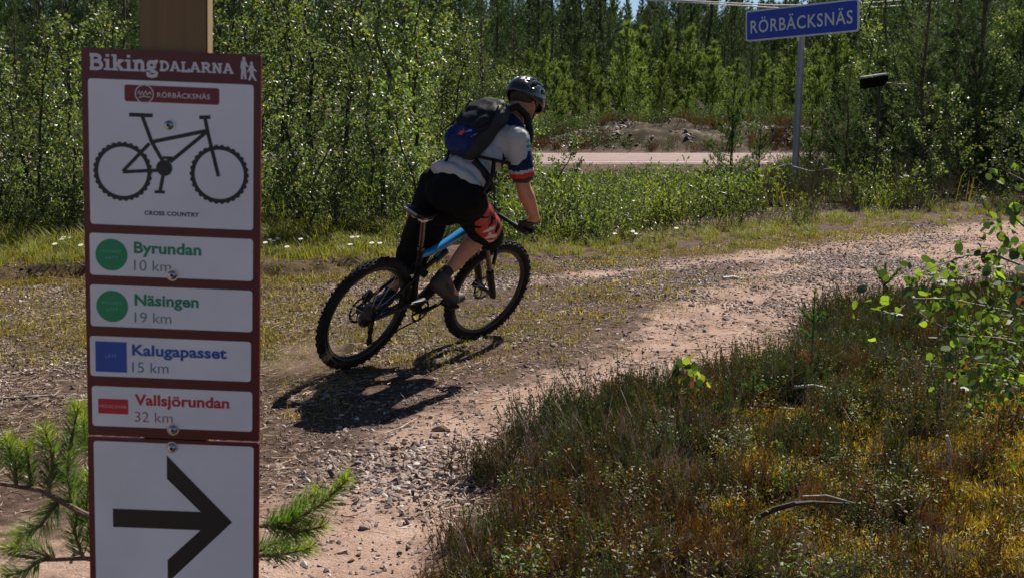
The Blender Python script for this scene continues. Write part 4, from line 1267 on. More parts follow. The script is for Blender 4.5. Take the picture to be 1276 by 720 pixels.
n = len(x); sz = .009 + .029 * g.random(n) ** 3.0 + .005 * (y > 8)
pile_ = np.exp(-(((x + .35) / .45) ** 2 + ((y - 4.75) / .36) ** 2)); sz = sz * (1 + .75 * pile_)
rot = np.stack([g.normal(size=n) * .45, g.normal(size=n) * .45, g.uniform(0, 6.283, n)], 1)
scl = sz[:, None] * g.uniform(.7, 1.7, (n, 3))
scatter("gravel", pebbles, on_ground(x, y, -.001), rot, scl, g.integers(0, 5, n), "loose grey and pink gravel scattered over the sandy track")

# single larger stones lying on the track
big = [rock_mesh(200 + i, f, "stone", stone_m, 2, .3) for i, f in enumerate((.5, .35, .45, .6))]
places = [(548, 534, .085, "pale flat stone lying on brown grass in the middle of the track"),
          (842, 425, .075, "round grey stone on the sand above the little aspen seedling"),
          (800, 492, .07, None), (775, 478, .06, None), (652, 512, .06, None), (668, 518, .07, None), (640, 508, .05, None), (1008, 352, .08, None), (935, 372, .09, None),
          (905, 392, .08, None), (862, 378, .08, None), (985, 345, .08, None), (1075, 335, .09, None), (745, 408, .07, None), (812, 415, .07, None), (690, 425, .07, None),
          (520, 578, .06, None), (555, 590, .055, None), (492, 620, .05, None), (585, 575, .06, None), (462, 560, .05, None), (575, 620, .05, None), (880, 408, .07, None), (1050, 372, .08, None),
          (60, 482, .07, "pale stone on the dark soil left of the trail sign"), (20, 465, .06, None), (1150, 300, .1, None), (1100, 318, .1, None), (770, 345, .09, None), (700, 388, .07, None),
          (380, 590, .05, None), (345, 640, .045, None), (455, 655, .05, None), (500, 650, .05, None), (610, 545, .06, None), (725, 455, .07, None), (590, 498, .05, None)]
for i, (px, py, s_, lb) in enumerate(places):
    p = at(px, py, 5.0); r = p - Vector((0, 0, CAM_H)); q = Vector((0, 0, CAM_H)) + r * (-CAM_H / r.z)
    o = link("stone", big[i % 4]); o.location = (q.x, q.y, gz(q.x, q.y) + s_ * .08); o.scale = (s_ * random.uniform(.8, 1.2), s_, s_ * random.uniform(.8, 1.2))
    o.rotation_euler = (random.uniform(-.2, .2), random.uniform(-.2, .2), random.uniform(0, 6.28))
    setp(o, lb or "fist-sized angular stone lying loose on the sandy gravel track", "stone", "loose stones on the track")

# rubble on the mound behind the road
g = np.random.default_rng(9); n = 9000; x = g.uniform(-1, 15, n); y = g.uniform(34.6, 40, n)
k = (g.random(n) < sstep(.06, .3, mound_h(x, y)) * sstep(.35, .55, fbm(x * .7, y * .7, 3))); x, y = x[k], y[k]; n = len(x)
scatter("mound_rubble", pebbles, on_ground(x, y, 0), np.stack([g.normal(size=n) * .4, g.normal(size=n) * .4, g.uniform(0, 6.283, n)], 1),
        (.06 + .22 * g.random(n) ** 3)[:, None] * g.uniform(.8, 1.3, (n, 3)), g.integers(0, 5, n), "stones and rubble on the low gravel mound behind the road")

# ------------------------------------------------------------------ grass
def grass_proto(seed, n, h, w_=.0035, spread=.06, col=(1, 1, 1)):
    g = np.random.default_rng(seed); nb = NB()
    b = np.stack([g.normal(size=n) * spread, g.normal(size=n) * spread, np.zeros(n)], 1)
    az = g.uniform(0, 6.283, n); ln = g.uniform(.1, .75, n); hh = h * g.uniform(.5, 1.1, n)
    d = np.stack([np.cos(az) * ln, np.sin(az) * ln, np.ones(n)], 1); sd = np.stack([-np.sin(az), np.cos(az), np.zeros(n)], 1) * w_
    m_ = b + unit(d) * hh[:, None] * .55; e_ = m_ + unit(d + np.stack([np.cos(az) * .8, np.sin(az) * .8, np.zeros(n) - .25], 1)) * hh[:, None] * .5
    V = np.stack([b - sd, b + sd, m_ + sd * .8, m_ - sd * .8, e_], 1)
    T = np.array([[0, 1, 2], [0, 2, 3], [3, 2, 4]])
    c = np.clip(np.array(col) * (1 + g.normal(size=(n, 1)) * .2), .2, 3)
    nb.add(V, T[None] + 5 * np.arange(n)[:, None, None], 0, np.repeat(c, 5, 0))
    return nb.mesh("grass_tuft", [grass_m])
gr_g = [grass_proto(1, 34, .20), grass_proto(2, 30, .26, spread=.05), grass_proto(3, 30, .15, spread=.09, col=(1.25, 1.05, .7))]
gr_dry = [grass_proto(4, 26, .05, .0025, .07, (1.0, .62, .6)), grass_proto(5, 26, .04, .003, .08, (.75, .72, .5)), grass_proto(6, 20, .06, .002, .08, (1.9, 1.5, 1.4))]
g = np.random.default_rng(21)
n = 16000; x = g.uniform(-9, 9, n); y = g.uniform(9.4, 18, n); di, do = fields(x, y)
dn = np.where(x < -1.2, sstep(-.05, .25, do) * (1 - sstep(1.6, 3.0, do)), .55 * sstep(-.2, .1, do) * (1 - sstep(.9, 1.6, do)) * sstep(.3, .55, fbm(x * 1.5, y * 1.5, 3)) * 1.2)
k = g.random(n) < np.clip(dn, 0, 1); x, y, do = x[k], y[k], do[k]; n = len(x)
s_ = g.uniform(.55, 1.1, n) * np.where(x < -1.2, .75 + .45 * sstep(.6, 2, do), .6)
scatter("grass_verge", gr_g, on_ground(x, y), np.stack([g.normal(size=n) * .1, g.normal(size=n) * .1, g.uniform(0, 6.283, n)], 1), np.repeat(s_[:, None], 3, 1), g.integers(0, 3, n), "bright green grass along the far edge of the track")
n = 36000; x = g.uniform(-5, 5.5, n); y = g.uniform(4.4, 14, n); di, do, t = on_track(x, y)
pt = fbm(x * 1.1 + 3, y * 1.1, 4)
lm = (1 - sstep(-2.2, .2, x + (pt - .5) * 2)) * sstep(6.2, 8.0, y)
ms = (np.exp(-((t - .56) / .09) ** 2) + .7 * np.exp(-((t - .42) / .06) ** 2)) * sstep(.40, .58, pt + .1) * (1 - sstep(1.0, 3.0, x))
ms2 = np.exp(-((di - 1.75) / .55) ** 2) * (1 - sstep(.6, 1.8, x)) * sstep(4.6, 5.3, y) * sstep(.38, .55, pt)
dn = (lm * .26 + ms * .20 + ms2 * .16) * sstep(.2, .4, di) * (1 - sstep(-.1, .1, do)) + .5 * sstep(-.7, -.2, do) * (1 - sstep(-.1, .1, do))
k = g.random(n) < np.clip(dn, 0, 1) * .8; x, y = x[k], y[k]; n = len(x)
scatter("sparse_grass", gr_dry, on_ground(x, y), np.stack([g.normal(size=n) * .1, g.normal(size=n) * .1, g.uniform(0, 6.283, n)], 1), np.repeat(g.uniform(.6, 1.3, (n, 1)), 3, 1), g.choice(3, n, p=[.35, .45, .2]), "short sparse grass and moss growing on the track")
# dry needles, twigs and chips lying on the soil at the left
def litter_proto(seed):
    g = np.random.default_rng(seed); nb = NB(); n = 26
    p = np.stack([g.normal(size=n) * .12, g.normal(size=n) * .12, g.uniform(.002, .012, n)], 1); az = g.uniform(0, 6.283, n); l = g.uniform(.02, .10, n)[:, None]
    d = np.stack([np.cos(az), np.sin(az), g.normal(size=n) * .12], 1)
    nb.twigs(p, p + d * l, g.uniform(.0012, .003, n), .001, 0, (1, 1, 1)); return nb.mesh("litter", [mt("dry_litter", (.30, .22, .15), .8, var=.5)])
lit = [litter_proto(1), litter_proto(2)]
n = 4200; x = g.uniform(-4.6, 3.4, n); y = g.uniform(4.2, 10.2, n); di, do, t = on_track(x, y)
dn = np.where(x < -.9, .8, .18) * sstep(.0, .3, di) + .8 * np.exp(-(di / .25) ** 2); k = g.random(n) < np.clip(dn, 0, 1) * .6; x, y = x[k], y[k]; n = len(x)
scatter("ground_litter", lit, on_ground(x, y), np.stack([np.zeros(n), np.zeros(n), g.uniform(0, 6.283, n)], 1), np.repeat(g.uniform(.6, 1.2, (n, 1)), 3, 1), g.integers(0, 2, n), "dry twigs and wood chips lying on the dark soil")

# ------------------------------------------------------------------ heath in the foreground
h_gr = mat("heather_green", (.085, .098, .042), .6, spec=.2, tint=True, var=.5, transl=(.15, (1.5, 1.6, .6)))
h_wd = mat("heather_wood", (.22, .17, .13), .8, tint=True, var=.3)
h_li = mat("lingonberry_leaf", (.075, .12, .032), .62, spec=.7, tint=True, var=.35, transl=(.25, (1.8, 1.8, .7)))
h_mo = mat("yellow_moss", (.33, .27, .06), .7, spec=.2, tint=True, var=.3, transl=(.3, (1.4, 1.2, .5)))
def heather_proto(seed, ns, h, col, dead=.15, sprig=24):
    g = np.random.default_rng(seed); nb = NB()
    for i in range(ns):
        az = g.uniform(0, 6.283); ln = g.uniform(.1, .75); hh = h * g.uniform(.55, 1.1)
        b = np.array([g.normal() * .05, g.normal() * .05, 0])
        d1 = unit(np.array([math.cos(az) * ln, math.sin(az) * ln, 1.0])); d2 = unit(d1 + np.array([0, 0, .5]) + g.normal(size=3) * .2)
        m_ = b + d1 * hh * .5; e_ = m_ + d2 * hh * .5
        isd = g.random() < dead
        wc = (1.9, 1.9, 2.0) if isd else (.8, .7, .6)
        nb.twigs([b, m_], [m_, e_], [.0017, .0012], [.0012, .0006], 1, wc)
        n = sprig if not isd else 5
        s_ = g.uniform(.3, 1, n); q = np.where(s_[:, None] < .5, b + (m_ - b) * (s_[:, None] * 2), m_ + (e_ - m_) * (s_[:, None] * 2 - 1))
        dd = unit(d2 * 1.2 + rnd_unit(g, n) * .8 + np.array([0, 0, .4]))
        cc = np.clip(np.array(col) * (1 + g.normal(size=(n, 1)) * .25), .1, 4)
        if isd: nb.twigs(q, q + dd * .045, .0008, .0004, 1, (1.9, 1.85, 1.9))
        else: nb.leaves(q, dd, g.uniform(.010, .024, n), .0046, g, 0, cc, fold=.1, pos=.6)
    return nb.mesh("heather_clump", [h_gr, h_wd])
def lingon_proto(seed, ns, h, col, lsz=.018):
    g = np.random.default_rng(seed); nb = NB()
    for i in range(ns):
        az = g.uniform(0, 6.283); b = np.array([g.normal() * .05, g.normal() * .05, 0]); hh = h * g.uniform(.5, 1.1)
        d = unit(np.array([math.cos(az) * .4, math.sin(az) * .4, 1.0])); e_ = b + d * hh
        nb.twigs([b], [e_], .0013, .0007, 1, (.8, .6, .5))
        n = 9; s_ = np.linspace(.3, 1, n); q = b + (e_ - b) * s_[:, None]; a2 = np.arange(n) * 2.4 + az
        dd = np.stack([np.cos(a2), np.sin(a2), np.full(n, .45)], 1) + g.normal(size=(n, 3)) * .25
        cc = np.clip(np.array(col) * (1 + g.normal(size=(n, 1)) * .3), .1, 5); red = g.random(n) < .12; cc[red] = cc[red] * np.array([2.0, .75, .7])
        nb.leaves6(q, dd, g.uniform(.7, 1.2, n) * lsz, lsz * .55, g, 0, cc)
    return nb.mesh("berry_shrub", [h_li, h_wd])
def moss_proto(seed, n, h, col):
    g = np.random.default_rng(seed); nb = NB()
    b = np.stack([g.normal(size=n) * .05, g.normal(size=n) * .05, g.uniform(-.01, .01, n)], 1); d = rnd_unit(g, n) * .75 + np.array([0, 0, 1.0])
    cc = np.clip(np.array(col) * (1 + g.normal(size=(n, 1)) * .3), .1, 4)
    nb.leaves(b, d, h * g.uniform(.5, 1.4, n), .0042, g, 0, cc, fold=.2, pos=.5)
    return nb.mesh("moss_tuft", [h_mo])
HE = [heather_proto(1, 24, .24, (.8, 1.05, .8), .2), heather_proto(2, 26, .20, (1.35, .95, .75), .15), heather_proto(3, 24, .20, (1.9, .78, .6), .22), heather_proto(4, 20, .26, (.9, .9, .9), .75),
      lingon_proto(5, 14, .13, (1, 1, 1)), lingon_proto(6, 12, .10, (2.2, 1.6, .7)), moss_proto(7, 190, .022, (1.15, 1.1, 1)), moss_proto(8, 150, .024, (.5, .55, .6)), lingon_proto(9, 12, .12, (1.35, .85, .65), .015)]
g = np.random.default_rng(33)
n = 56000; x = g.uniform(-1.2, 9.5, n); y = g.uniform(.6, 13.5, n); di, do = fields(x, y)
k = (di < .03) & (np.abs(x) < y * .62 + 2.4); x, y, di = x[k], y[k], di[k]; n = len(x)
f1, f2, f3 = fbm(x * 1.5 + 2, y * 1.5, 3), fbm(x * 2.1 + 30, y * 2.1, 3), fbm(x * 3.3, y * 3.3 + 12, 3)
mossz = sstep(.85, 1.35, x + .25 * (y < 4.2)) * np.exp(-((y - 4.5) / .9) ** 2) * sstep(.36, .50, f1 + .04) * 3.0
lingz = sstep(.8, 1.4, x) * sstep(4.6, 5.2, y) * (1 - sstep(6.6, 7.6, y)) * 1.4 + .12 + .8 * sstep(.55, .7, f2)
rustz = (1 - sstep(3.9, 4.8, y)) * 1.8 + .35 * sstep(.5, .65, f3) + .25
heatz = 1.0 + .9 * np.exp(-(di / .6) ** 2)
deadz = .9 * sstep(.55, .68, f1) * (x < 1.6) + .05
W9 = np.stack([heatz * .55 * (1.3 - f2), heatz * .4 * f2 * 1.6, rustz * 1.1, deadz * .6, lingz * .5, lingz * .18, mossz * 1.6, mossz * .8 + .05, rustz * .28], 1); W9 = np.maximum(W9, 0)
cum = np.cumsum(W9, 1); pick = (g.random(n)[:, None] * cum[:, -1:] > cum).sum(1)
keep = g.random(n) < np.where(pick >= 6, 1.0, np.where(pick >= 4, .62, .62)) * np.where(di > -.14, .30, 1)
keep &= ~((mossz > .35) & (pick < 6) & (g.random(n) < .62))
x, y, di, pick = x[keep], y[keep], di[keep], pick[keep]; n = len(x)
s_ = g.uniform(.6, 1.12, n) * np.where((di > -.25) & (pick < 4), g.uniform(.7, 1.35, n), 1.0) * np.where(pick >= 6, 1.1, 1) * np.where((pick < 4), np.where(y < 4.6, .66, .85), 1)
scatter("heath", HE, on_ground(x, y, .005), np.stack([g.normal(size=n) * .16, g.normal(size=n) * .16, g.uniform(0, 6.283, n)], 1), s_[:, None] * g.uniform(.85, 1.15, (n, 3)), pick,
        "heather, lingonberry and yellow moss covering the ground beside the track")

# ------------------------------------------------------------------ undergrowth between the track and the road
def sprout_proto(seed, ns, h, col, lsz, per=10):
    g = np.random.default_rng(seed); nb = NB()
    for i in range(ns):
        az = g.uniform(0, 6.283); b = np.array([g.normal() * .10, g.normal() * .10, 0]); hh = h * g.uniform(.5, 1.05)
        d = unit(np.array([math.cos(az) * .3, math.sin(az) * .3, 1.0])); e_ = b + d * hh
        nb.twigs([b], [e_], .004, .0015, 1, (.7, .7, .6))
        s_ = g.uniform(.15, 1, per); q = b + (e_ - b) * s_[:, None]; dd = rnd_unit(g, per) + np.array([0, 0, .6]); q = q + dd * .03
        cc = np.clip(np.array(col) * (1 + g.normal(size=(per, 1)) * .22), .2, 3)
        nb.leaves(q, dd, g.uniform(.6, 1.2, per) * lsz, lsz * .42, g, 0, cc)
    return nb.mesh("sprout_clump", [leaf_w, bark_d])
UG = [sprout_proto(1, 11, .62, (1, 1.05, 1), .066, 17), sprout_proto(2, 12, .50, (1.35, 1.25, .85), .055, 16), sprout_proto(3, 10, .7, (.6, .7, .75), .06, 16),
      grass_proto(11, 30, .5, .006, .12, (.8, .9, .8)), grass_proto(12, 18, .4, .004, .12, (.85, .7, .7)), heather_proto(14, 22, .4, (1.1, .8, .6), .2, 16), heather_proto(15, 20, .45, (.6, .7, .6), .12, 20)]
g = np.random.default_rng(44)
n = 13000; x = g.uniform(-15, 19, n); y = g.uniform(10.4, 28.3, n); di, do = fields(x, y)
k = (do > np.where(x < -1.2, 1.9, .75)) & (np.abs(x) < y * .56 + 1.2) & (g.random(n) < np.where(x < -1.5, .32, .15 + .80 * sstep(.34, .52, fbm(x * 1.1 + 7, y * .9, 3)))); x, y, do = x[k], y[k], do[k]; n = len(x)
z = ground_z(x, y); lim = (CAM_H - 84 / FOC * y) - z
u_ = x / y * FOC + 638
lim = np.where((u_ > 655) & (u_ < 960), lim, lim + .25 + .45 * sstep(960, 1010, u_)); lim = np.where(u_ < 640, lim + .25, lim)
want = np.clip(.18 + .20 * sstep(0.6, 2.5, do), 0, .9) + .50 * sstep(.42, .68, fbm(x * .9, y * .9, 3))
hgt = np.minimum(want, np.maximum(lim, .08)) * g.uniform(.6, 1.08, n)
dry = sstep(860, 990, u_) * .85 + .35 * sstep(.5, .65, fbm(x * .8 + 9, y * .8, 3))
pk_ = np.where(g.random(n) < np.clip(dry, 0, .85), g.choice([4, 5, 6, 2], n, p=[.12, .40, .38, .10]), g.choice([0, 1, 2, 3], n, p=[.32, .34, .14, .2]))
hgt = hgt * np.where(g.random(n) < .12, 1.35, 1) * np.where(u_ > 960, .9, 1); ph = np.array([.62, .5, .7, .5, .4, .4, .45])[pk_]; s_ = hgt / ph
scatter("undergrowth", UG, np.stack([x, y, z - .02], 1), np.stack([g.normal(size=n) * .1, g.normal(size=n) * .1, g.uniform(0, 6.283, n)], 1),
        np.stack([np.clip(s_, .5, 1.3), np.clip(s_, .5, 1.3), s_], 1), pk_, "dense herbs, sprouts and grass filling the verge between track and road")
# low heather on and around the mound and on the forest floor behind
n = 7500; x = g.uniform(-32, 38, n); y = np.where(g.random(n) < .6, g.uniform(35, 42, n), g.uniform(40, 62, n)); mh = mound_h(x, y)
k = (mh < .12) | (fbm(x * .5 + 4, y * .5, 3) > .48) | ((y > 38.6)); k &= ~((x > 0) & (x < 14) & (y < 35.4) & (g.random(n) < .7)); x, y = x[k], y[k]; n = len(x)
scatter("forest_floor_heather", [HE[2], HE[1], UG[2]], on_ground(x, y, .02), np.stack([np.zeros(n), np.zeros(n), g.uniform(0, 6.283, n)], 1), np.repeat(g.uniform(1.2, 2.4, (n, 1)), 3, 1) * np.where(np.arange(n)[:, None] % 3 == 2, .5, 1), np.arange(n) % 3, "brown heather and low scrub under the trees behind the road")

# ------------------------------------------------------------------ birch thicket, left and centre
BP = [birch_proto(50 + i, h, nb_, pr) for i, (h, nb_, pr) in enumerate(((4.2, 64, 62), (3.6, 58, 60), (3.0, 50, 58), (2.4, 40, 58), (3.9, 60, 56), (1.5, 26, 52)))]
BH = [4.2, 3.6, 3.0, 2.4, 3.9, 1.5]
def birch(px, Y, top, label=None, k=None, cat="tree", group="birch saplings beyond the track"):
    """sapling whose crown top reaches picture height `top` from distance Y"""
    x = (px - 638) / FOC * Y; zt = CAM_H + (125 - top) / FOC * Y; h = zt - gz(x, Y)
    k = k if k is not None else int(np.argmin([abs(b - h) + .6 * random.random() for b in BH]))
    return plant_tree("birch_sapling", BP[k], x, Y, h / BH[k], label=label, group=group, cat=cat, lean=(random.gauss(0, .04), random.gauss(0, .04)))
lab_far = "slender birch sapling in the dense leafy thicket left of the cyclist, beyond the track"
lab_gap = "birch sapling in the thicket seen left of the trail sign, beyond the track"
rr = random.Random(5)
for px in range(-50, 120, 21):        # left of the sign: lower tops
    birch(px + rr.uniform(-8, 8), rr.uniform(12.6, 15.5), {0: 62, 1: 38, 2: 78}[px % 3] + rr.uniform(-15, 25), lab_gap)
for px in range(-40, 110, 30):
    birch(px + rr.uniform(-8, 8), rr.uniform(12.2, 12.9), rr.uniform(150, 230), lab_gap, 5)
birch(146, 14.0, 8, "tall thin birch sapling rising just left of the wooden sign post", 4)
birch(150, 12.6, 100, lab_gap, 3); birch(200, 14.5, 60, lab_gap); birch(255, 13.4, 20, lab_gap)
for px in range(270, 585, 27):       # main thicket: crowns run out of the top of the picture
    birch(px + rr.uniform(-9, 9), rr.uniform(12.8, 16.5), rr.uniform(-120, -10) if px < 540 else rr.uniform(5, 60), "tall birch sapling reaching the picture's top edge, in the thicket left of the cyclist")
for px in range(285, 640, 34):
    birch(px + rr.uniform(-9, 9), rr.uniform(12.1, 13.2), rr.uniform(110, 235), "low bushy birch sapling at the front of the thicket left of the cyclist", None if rr.random() < .5 else 5)
for px in range(300, 600, 44):
    birch(px + rr.uniform(-9, 9), rr.uniform(16.5, 19), rr.uniform(-60, 30), "birch sapling deep at the back of the thicket left of the cyclist")
birch(588, 14.6, 62, "birch sapling with yellowing top standing just left of the rider's helmet", 0)
birch(618, 15.5, 85, "birch sapling directly behind the rider's helmet", 2)
birch(660, 15.2, 120, "low birch sapling just right of the rider's helmet", 3)
birch(683, 14.4, 168, "short birch bush at the left end of the pale road, right of the rider's arm", 5, "bush")
birch(708, 15.5, 196, "knee-high birch shoot beside the left end of the pale road", 5, "bush")
birch(800, 13.6, 228, "bright green bush standing in the middle of the verge below the road", 5, "bush", "bushes on the verge")
birch(738, 13.2, 240, "pale green low bush on the verge right of the handlebar", 5, "bush", "bushes on the verge")
birch(880, 13.8, 262, "small leafy bush on the verge left of the blue sign's post", 5, "bush", "bushes on the verge")
birch(762, 16.0, 215, "leafy bush in the verge near the road edge below the mound", 5, "bush", "bushes on the verge")

# ------------------------------------------------------------------ pines
needle_y = mat('young_pine_needle', (.11, .15, .045), .5, spec=.4, tint=True, var=.25, transl=(.42, (1.8, 1.9, .8)))
YP = [pine_proto(70 + i, h, .05, .27, 7, 22, needle_y, .13, .020, 8, 1.3, .42) for i, h in enumerate((3.2, 3.8, 2.6, 4.4))]
YH = [3.2, 3.8, 2.6, 4.4]
TP = [pine_proto(80, 11, .22, .5, 6, 17, needle_d, .16, .024, 8, 2.0, .30), pine_proto(81, 12.5, .30, .52, 6, 17, needle_d, .16, .024, 8, 2.2, .30), pine_proto(82, 9.5, .12, .46, 6, 16, needle_d, .16, .024, 8, 1.9, .32)]
TH = [11, 12.5, 9.5]
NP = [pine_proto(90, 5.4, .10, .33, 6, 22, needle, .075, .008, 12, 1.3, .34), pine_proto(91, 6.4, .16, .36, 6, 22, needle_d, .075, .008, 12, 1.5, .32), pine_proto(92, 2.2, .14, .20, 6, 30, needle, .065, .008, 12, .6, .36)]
NH = [5.4, 6.4, 2.2]
def pine(protos, hs, k, px, Y, top=None, h=None, label=None, group=None, name="pine_tree"):
    x = (px - 638) / FOC * Y
    if top is not None: h = CAM_H + (125 - top) / FOC * Y - gz(x, Y)
    return plant_tree(name, protos[k], x, Y, h / hs[k], label=label, group=group)
rr = random.Random(8)
lb = "young bright green pine in the row growing behind the gravel mound"
for px in range(640, 1120, 27):
    pine(YP, YH, rr.randrange(4), px + rr.uniform(-9, 9), rr.uniform(42.5, 47), rr.uniform(62, 112), label=lb, group="young pines behind the mound")
for px in range(560, 1180, 30):
    pine(YP, YH, rr.choice((1, 3)), px + rr.uniform(-9, 9), rr.uniform(48, 53), rr.uniform(30, 85), label=lb, group="young pines behind the mound")
for px in range(-30, 560, 70):
    pine(YP, YH, rr.choice((1, 3, 0)), px + rr.uniform(-9, 9), rr.uniform(38, 46), rr.uniform(40, 100), label="young pine glimpsed through the birch thicket beyond the road", group="young pines behind the birches")
lb = "tall dark pine far behind the road"
for row, (y0, y1, st_) in enumerate(((54, 60, 44), (61, 69, 40), (70, 80, 40), (82, 95, 44))):
    for px in range(-160 - 60 * row, 1460 + 60 * row, st_):
        gap = 745 < px < 1010
        top = rr.uniform(5, 34) if (gap and rr.random() < .85) else rr.uniform(-130, -20)
        if 815 < px < 875: top = rr.uniform(-60, -15)
        pine(TP, TH, rr.randrange(3), px + rr.uniform(-16, 16), rr.uniform(y0, y1), top, label=lb + (" and birch thicket" if px < 560 else ", above the young pines and mound" if px < 1060 else ", behind the dark group at the right edge"), group="tall pines in the forest behind the road")
# far wood that reads as one mass
g = np.random.default_rng(66); n = 1500; y = g.uniform(96, 210, n); x = g.uniform(-1, 1, n) * (y * .62 + 12)
hh_ = (CAM_H + (125 - g.uniform(12, 40, n)) / FOC * y) * .92
src = TP[0][1].copy(); 
scatter("far_wood", [TP[0][1], TP[2][1]], on_ground(x, y), np.stack([np.zeros(n), np.zeros(n), g.uniform(0, 6.283, n)], 1), np.repeat((hh_ / 10.2)[:, None], 3, 1) * np.array([1.3, 1.3, 1]), g.integers(0, 2, n), "dark far-off pine wood closing the view")

# dark pines on the right, near the sign
R1 = "dark shaded pine in the group at the right edge beyond the track"
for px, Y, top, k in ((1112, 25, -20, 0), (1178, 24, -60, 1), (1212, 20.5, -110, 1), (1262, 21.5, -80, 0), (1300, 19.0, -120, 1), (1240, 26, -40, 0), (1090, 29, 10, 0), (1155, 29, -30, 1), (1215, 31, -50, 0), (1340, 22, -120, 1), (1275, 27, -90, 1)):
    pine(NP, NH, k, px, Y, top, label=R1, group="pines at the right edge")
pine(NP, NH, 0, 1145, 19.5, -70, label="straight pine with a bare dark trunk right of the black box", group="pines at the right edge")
pine(NP, NH, 0, 1053, 20.5, 78, label="bushy young pine with a bare lower trunk right of the blue sign's post")
pine(NP, NH, 2, 911, 22.5, 92, label="thin young pine standing alone before the mound left of the blue sign")
pine(NP, NH, 2, 945, 23.5, 150, label="small pine between the thin pine and the blue sign's post")
pine(NP, NH, 2, 1008, 21.5, 128, label="thin pine seedling just right of the blue sign's post")
pine(NP, NH, 2, 868, 13.4, 262, label="knee-high pine seedling on the verge by the track edge")
pine(NP, NH, 2, 1052, 14.8, 265, label="tiny pine seedling at the grassy edge of the track below the dark pines")
for px, Y, top in ((1075, 26, -40), (1125, 22, 60), (1195, 18.5, 110), (1250, 17.6, 140), (1165, 17.6, 150), (1290, 17.8, 90), (1225, 22, 20), (1100, 20, 150)):
    birch(px, Y, top, "birch sapling mixed among the dark pines at the right edge", None, "tree", "birches at the right edge")
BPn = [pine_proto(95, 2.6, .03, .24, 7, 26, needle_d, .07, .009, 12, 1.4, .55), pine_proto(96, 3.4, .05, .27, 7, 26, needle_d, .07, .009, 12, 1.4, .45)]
rr = random.Random(12)
for k_i, px in enumerate(range(1040, 1420, 15)):
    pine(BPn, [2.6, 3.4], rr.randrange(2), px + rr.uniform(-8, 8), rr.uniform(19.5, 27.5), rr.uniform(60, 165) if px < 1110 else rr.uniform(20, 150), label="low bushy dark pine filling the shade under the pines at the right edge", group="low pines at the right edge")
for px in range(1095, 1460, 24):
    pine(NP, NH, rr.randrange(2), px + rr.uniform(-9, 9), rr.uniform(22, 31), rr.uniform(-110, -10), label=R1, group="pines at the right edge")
# pines behind the thicket, closing the gaps
for px, Y, top in ((30, 24, 5), (90, 26, -30), (165, 25, -60), (235, 27, -50), (300, 25, -40), (380, 26, -60), (460, 24, -60), (540, 27, -30), (600, 31, -20), (640, 38, -10), (-20, 22, -20)):
    pine(NP, NH, 1, px, Y, top, label="dark pine standing behind the birch thicket at the left", group="pines behind the birch thicket")

# ------------------------------------------------------------------ pine sapling right behind the trail sign
fg_needle = mat("near_pine_needle", (.10, .16, .04), .4, spec=.5, tint=True, transl=(.35, (1.7, 1.9, .7)))
fg_bark = mat("near_pine_bark", (.16, .11, .08), .85, noise=.4, nscale=30, bump=.5, bscale=120)
def px3(pts): return [at(*p) for p in pts]
base = at(217, 400, 1.80); bx, by = base.x, base.y
sap = empty("pine_sapling", (bx, by, gz(bx, by) - .02))
setp(sap, "green pine sapling with upturned bright shoots growing right behind the trail sign", "tree")
SO = Vector(sap.location)
mb = MB(); mb.tube([(0, 0, 0), (.01, .01, .5), (0, .0, .95), (.015, 0, 1.30)], [.022, .017, .012, .006], 8); mb.build("trunk", [fg_bark], sap)
def needle_branch(pts, shoots, r=.005, seed=0):
    """one woody branch with bottlebrush shoots; pts and shoots are world polylines"""
    g = np.random.default_rng(seed)
    mb = MB(); q = [Vector(p) - SO for p in pts]
    mb.tube(q, [r * (1 - .5 * i / (len(q) - 1)) for i in range(len(q))], 7)
    nb = NB()
    for sh in shoots:
        s_ = [Vector(p) - SO for p in sh]; mb.tube(s_, [.0036] + [.0026] * (len(s_) - 2) + [.0016], 6)
        for a, b in zip(s_[:-1], s_[1:]):
            a, b = np.array(a), np.array(b); L = np.linalg.norm(b - a); n = int(L * 2500)
            d = unit((b - a)[None])[0]; t = g.random(n)
            P = a + (b - a) * t[:, None]; rad = rnd_unit(g, n); rad = unit(rad - d * (rad @ d)[:, None])
            D = unit(d * g.uniform(.55, 1.0, (n, 1)) + rad * .8 + g.normal(size=(n, 3)) * .08); D[:, 2] += .06
            tip = (sh is not None) and (np.linalg.norm(b - np.array(s_[-1])) < 1e-6)
            yb = (t ** 1.5 if tip else t * 0)[:, None]
            c = (1 + g.normal(size=(n, 1)) * .15) * (1 + yb * np.array([[1.6, .9, -.1]]))
            nb.leaves(P, D, .042 * g.uniform(.75, 1.1, n) * (1 - .35 * yb[:, 0]), .0016, g, 0, np.clip(c, .3, 3), fold=.3, pos=.3)
    o = mb.build("branch", [fg_bark], sap)
    link("needles", nb.mesh("needles", [fg_needle]), o)
T = lambda v: at(216, v, 1.80)
def W_(pts): return [at(*p) for p in pts]
needle_branch(W_([(216, 668, 1.80), (160, 660, 1.74), (105, 640, 1.70), (50, 610, 1.68), (0, 602, 1.66), (-50, 585, 1.64)]),
    [W_([(92, 634, 1.70), (84, 590, 1.70), (88, 552, 1.71), (98, 505, 1.72)]), W_([(60, 614, 1.68), (66, 570, 1.67), (56, 535, 1.66)]), W_([(20, 605, 1.66), (18, 575, 1.66), (6, 545, 1.65)]),
     W_([(-10, 600, 1.66), (-14, 570, 1.66), (-20, 540, 1.65)]), W_([(75, 620, 1.69), (50, 655, 1.68), (22, 668, 1.67)]), W_([(40, 608, 1.68), (36, 580, 1.67), (32, 556, 1.66)])], .006, 1)
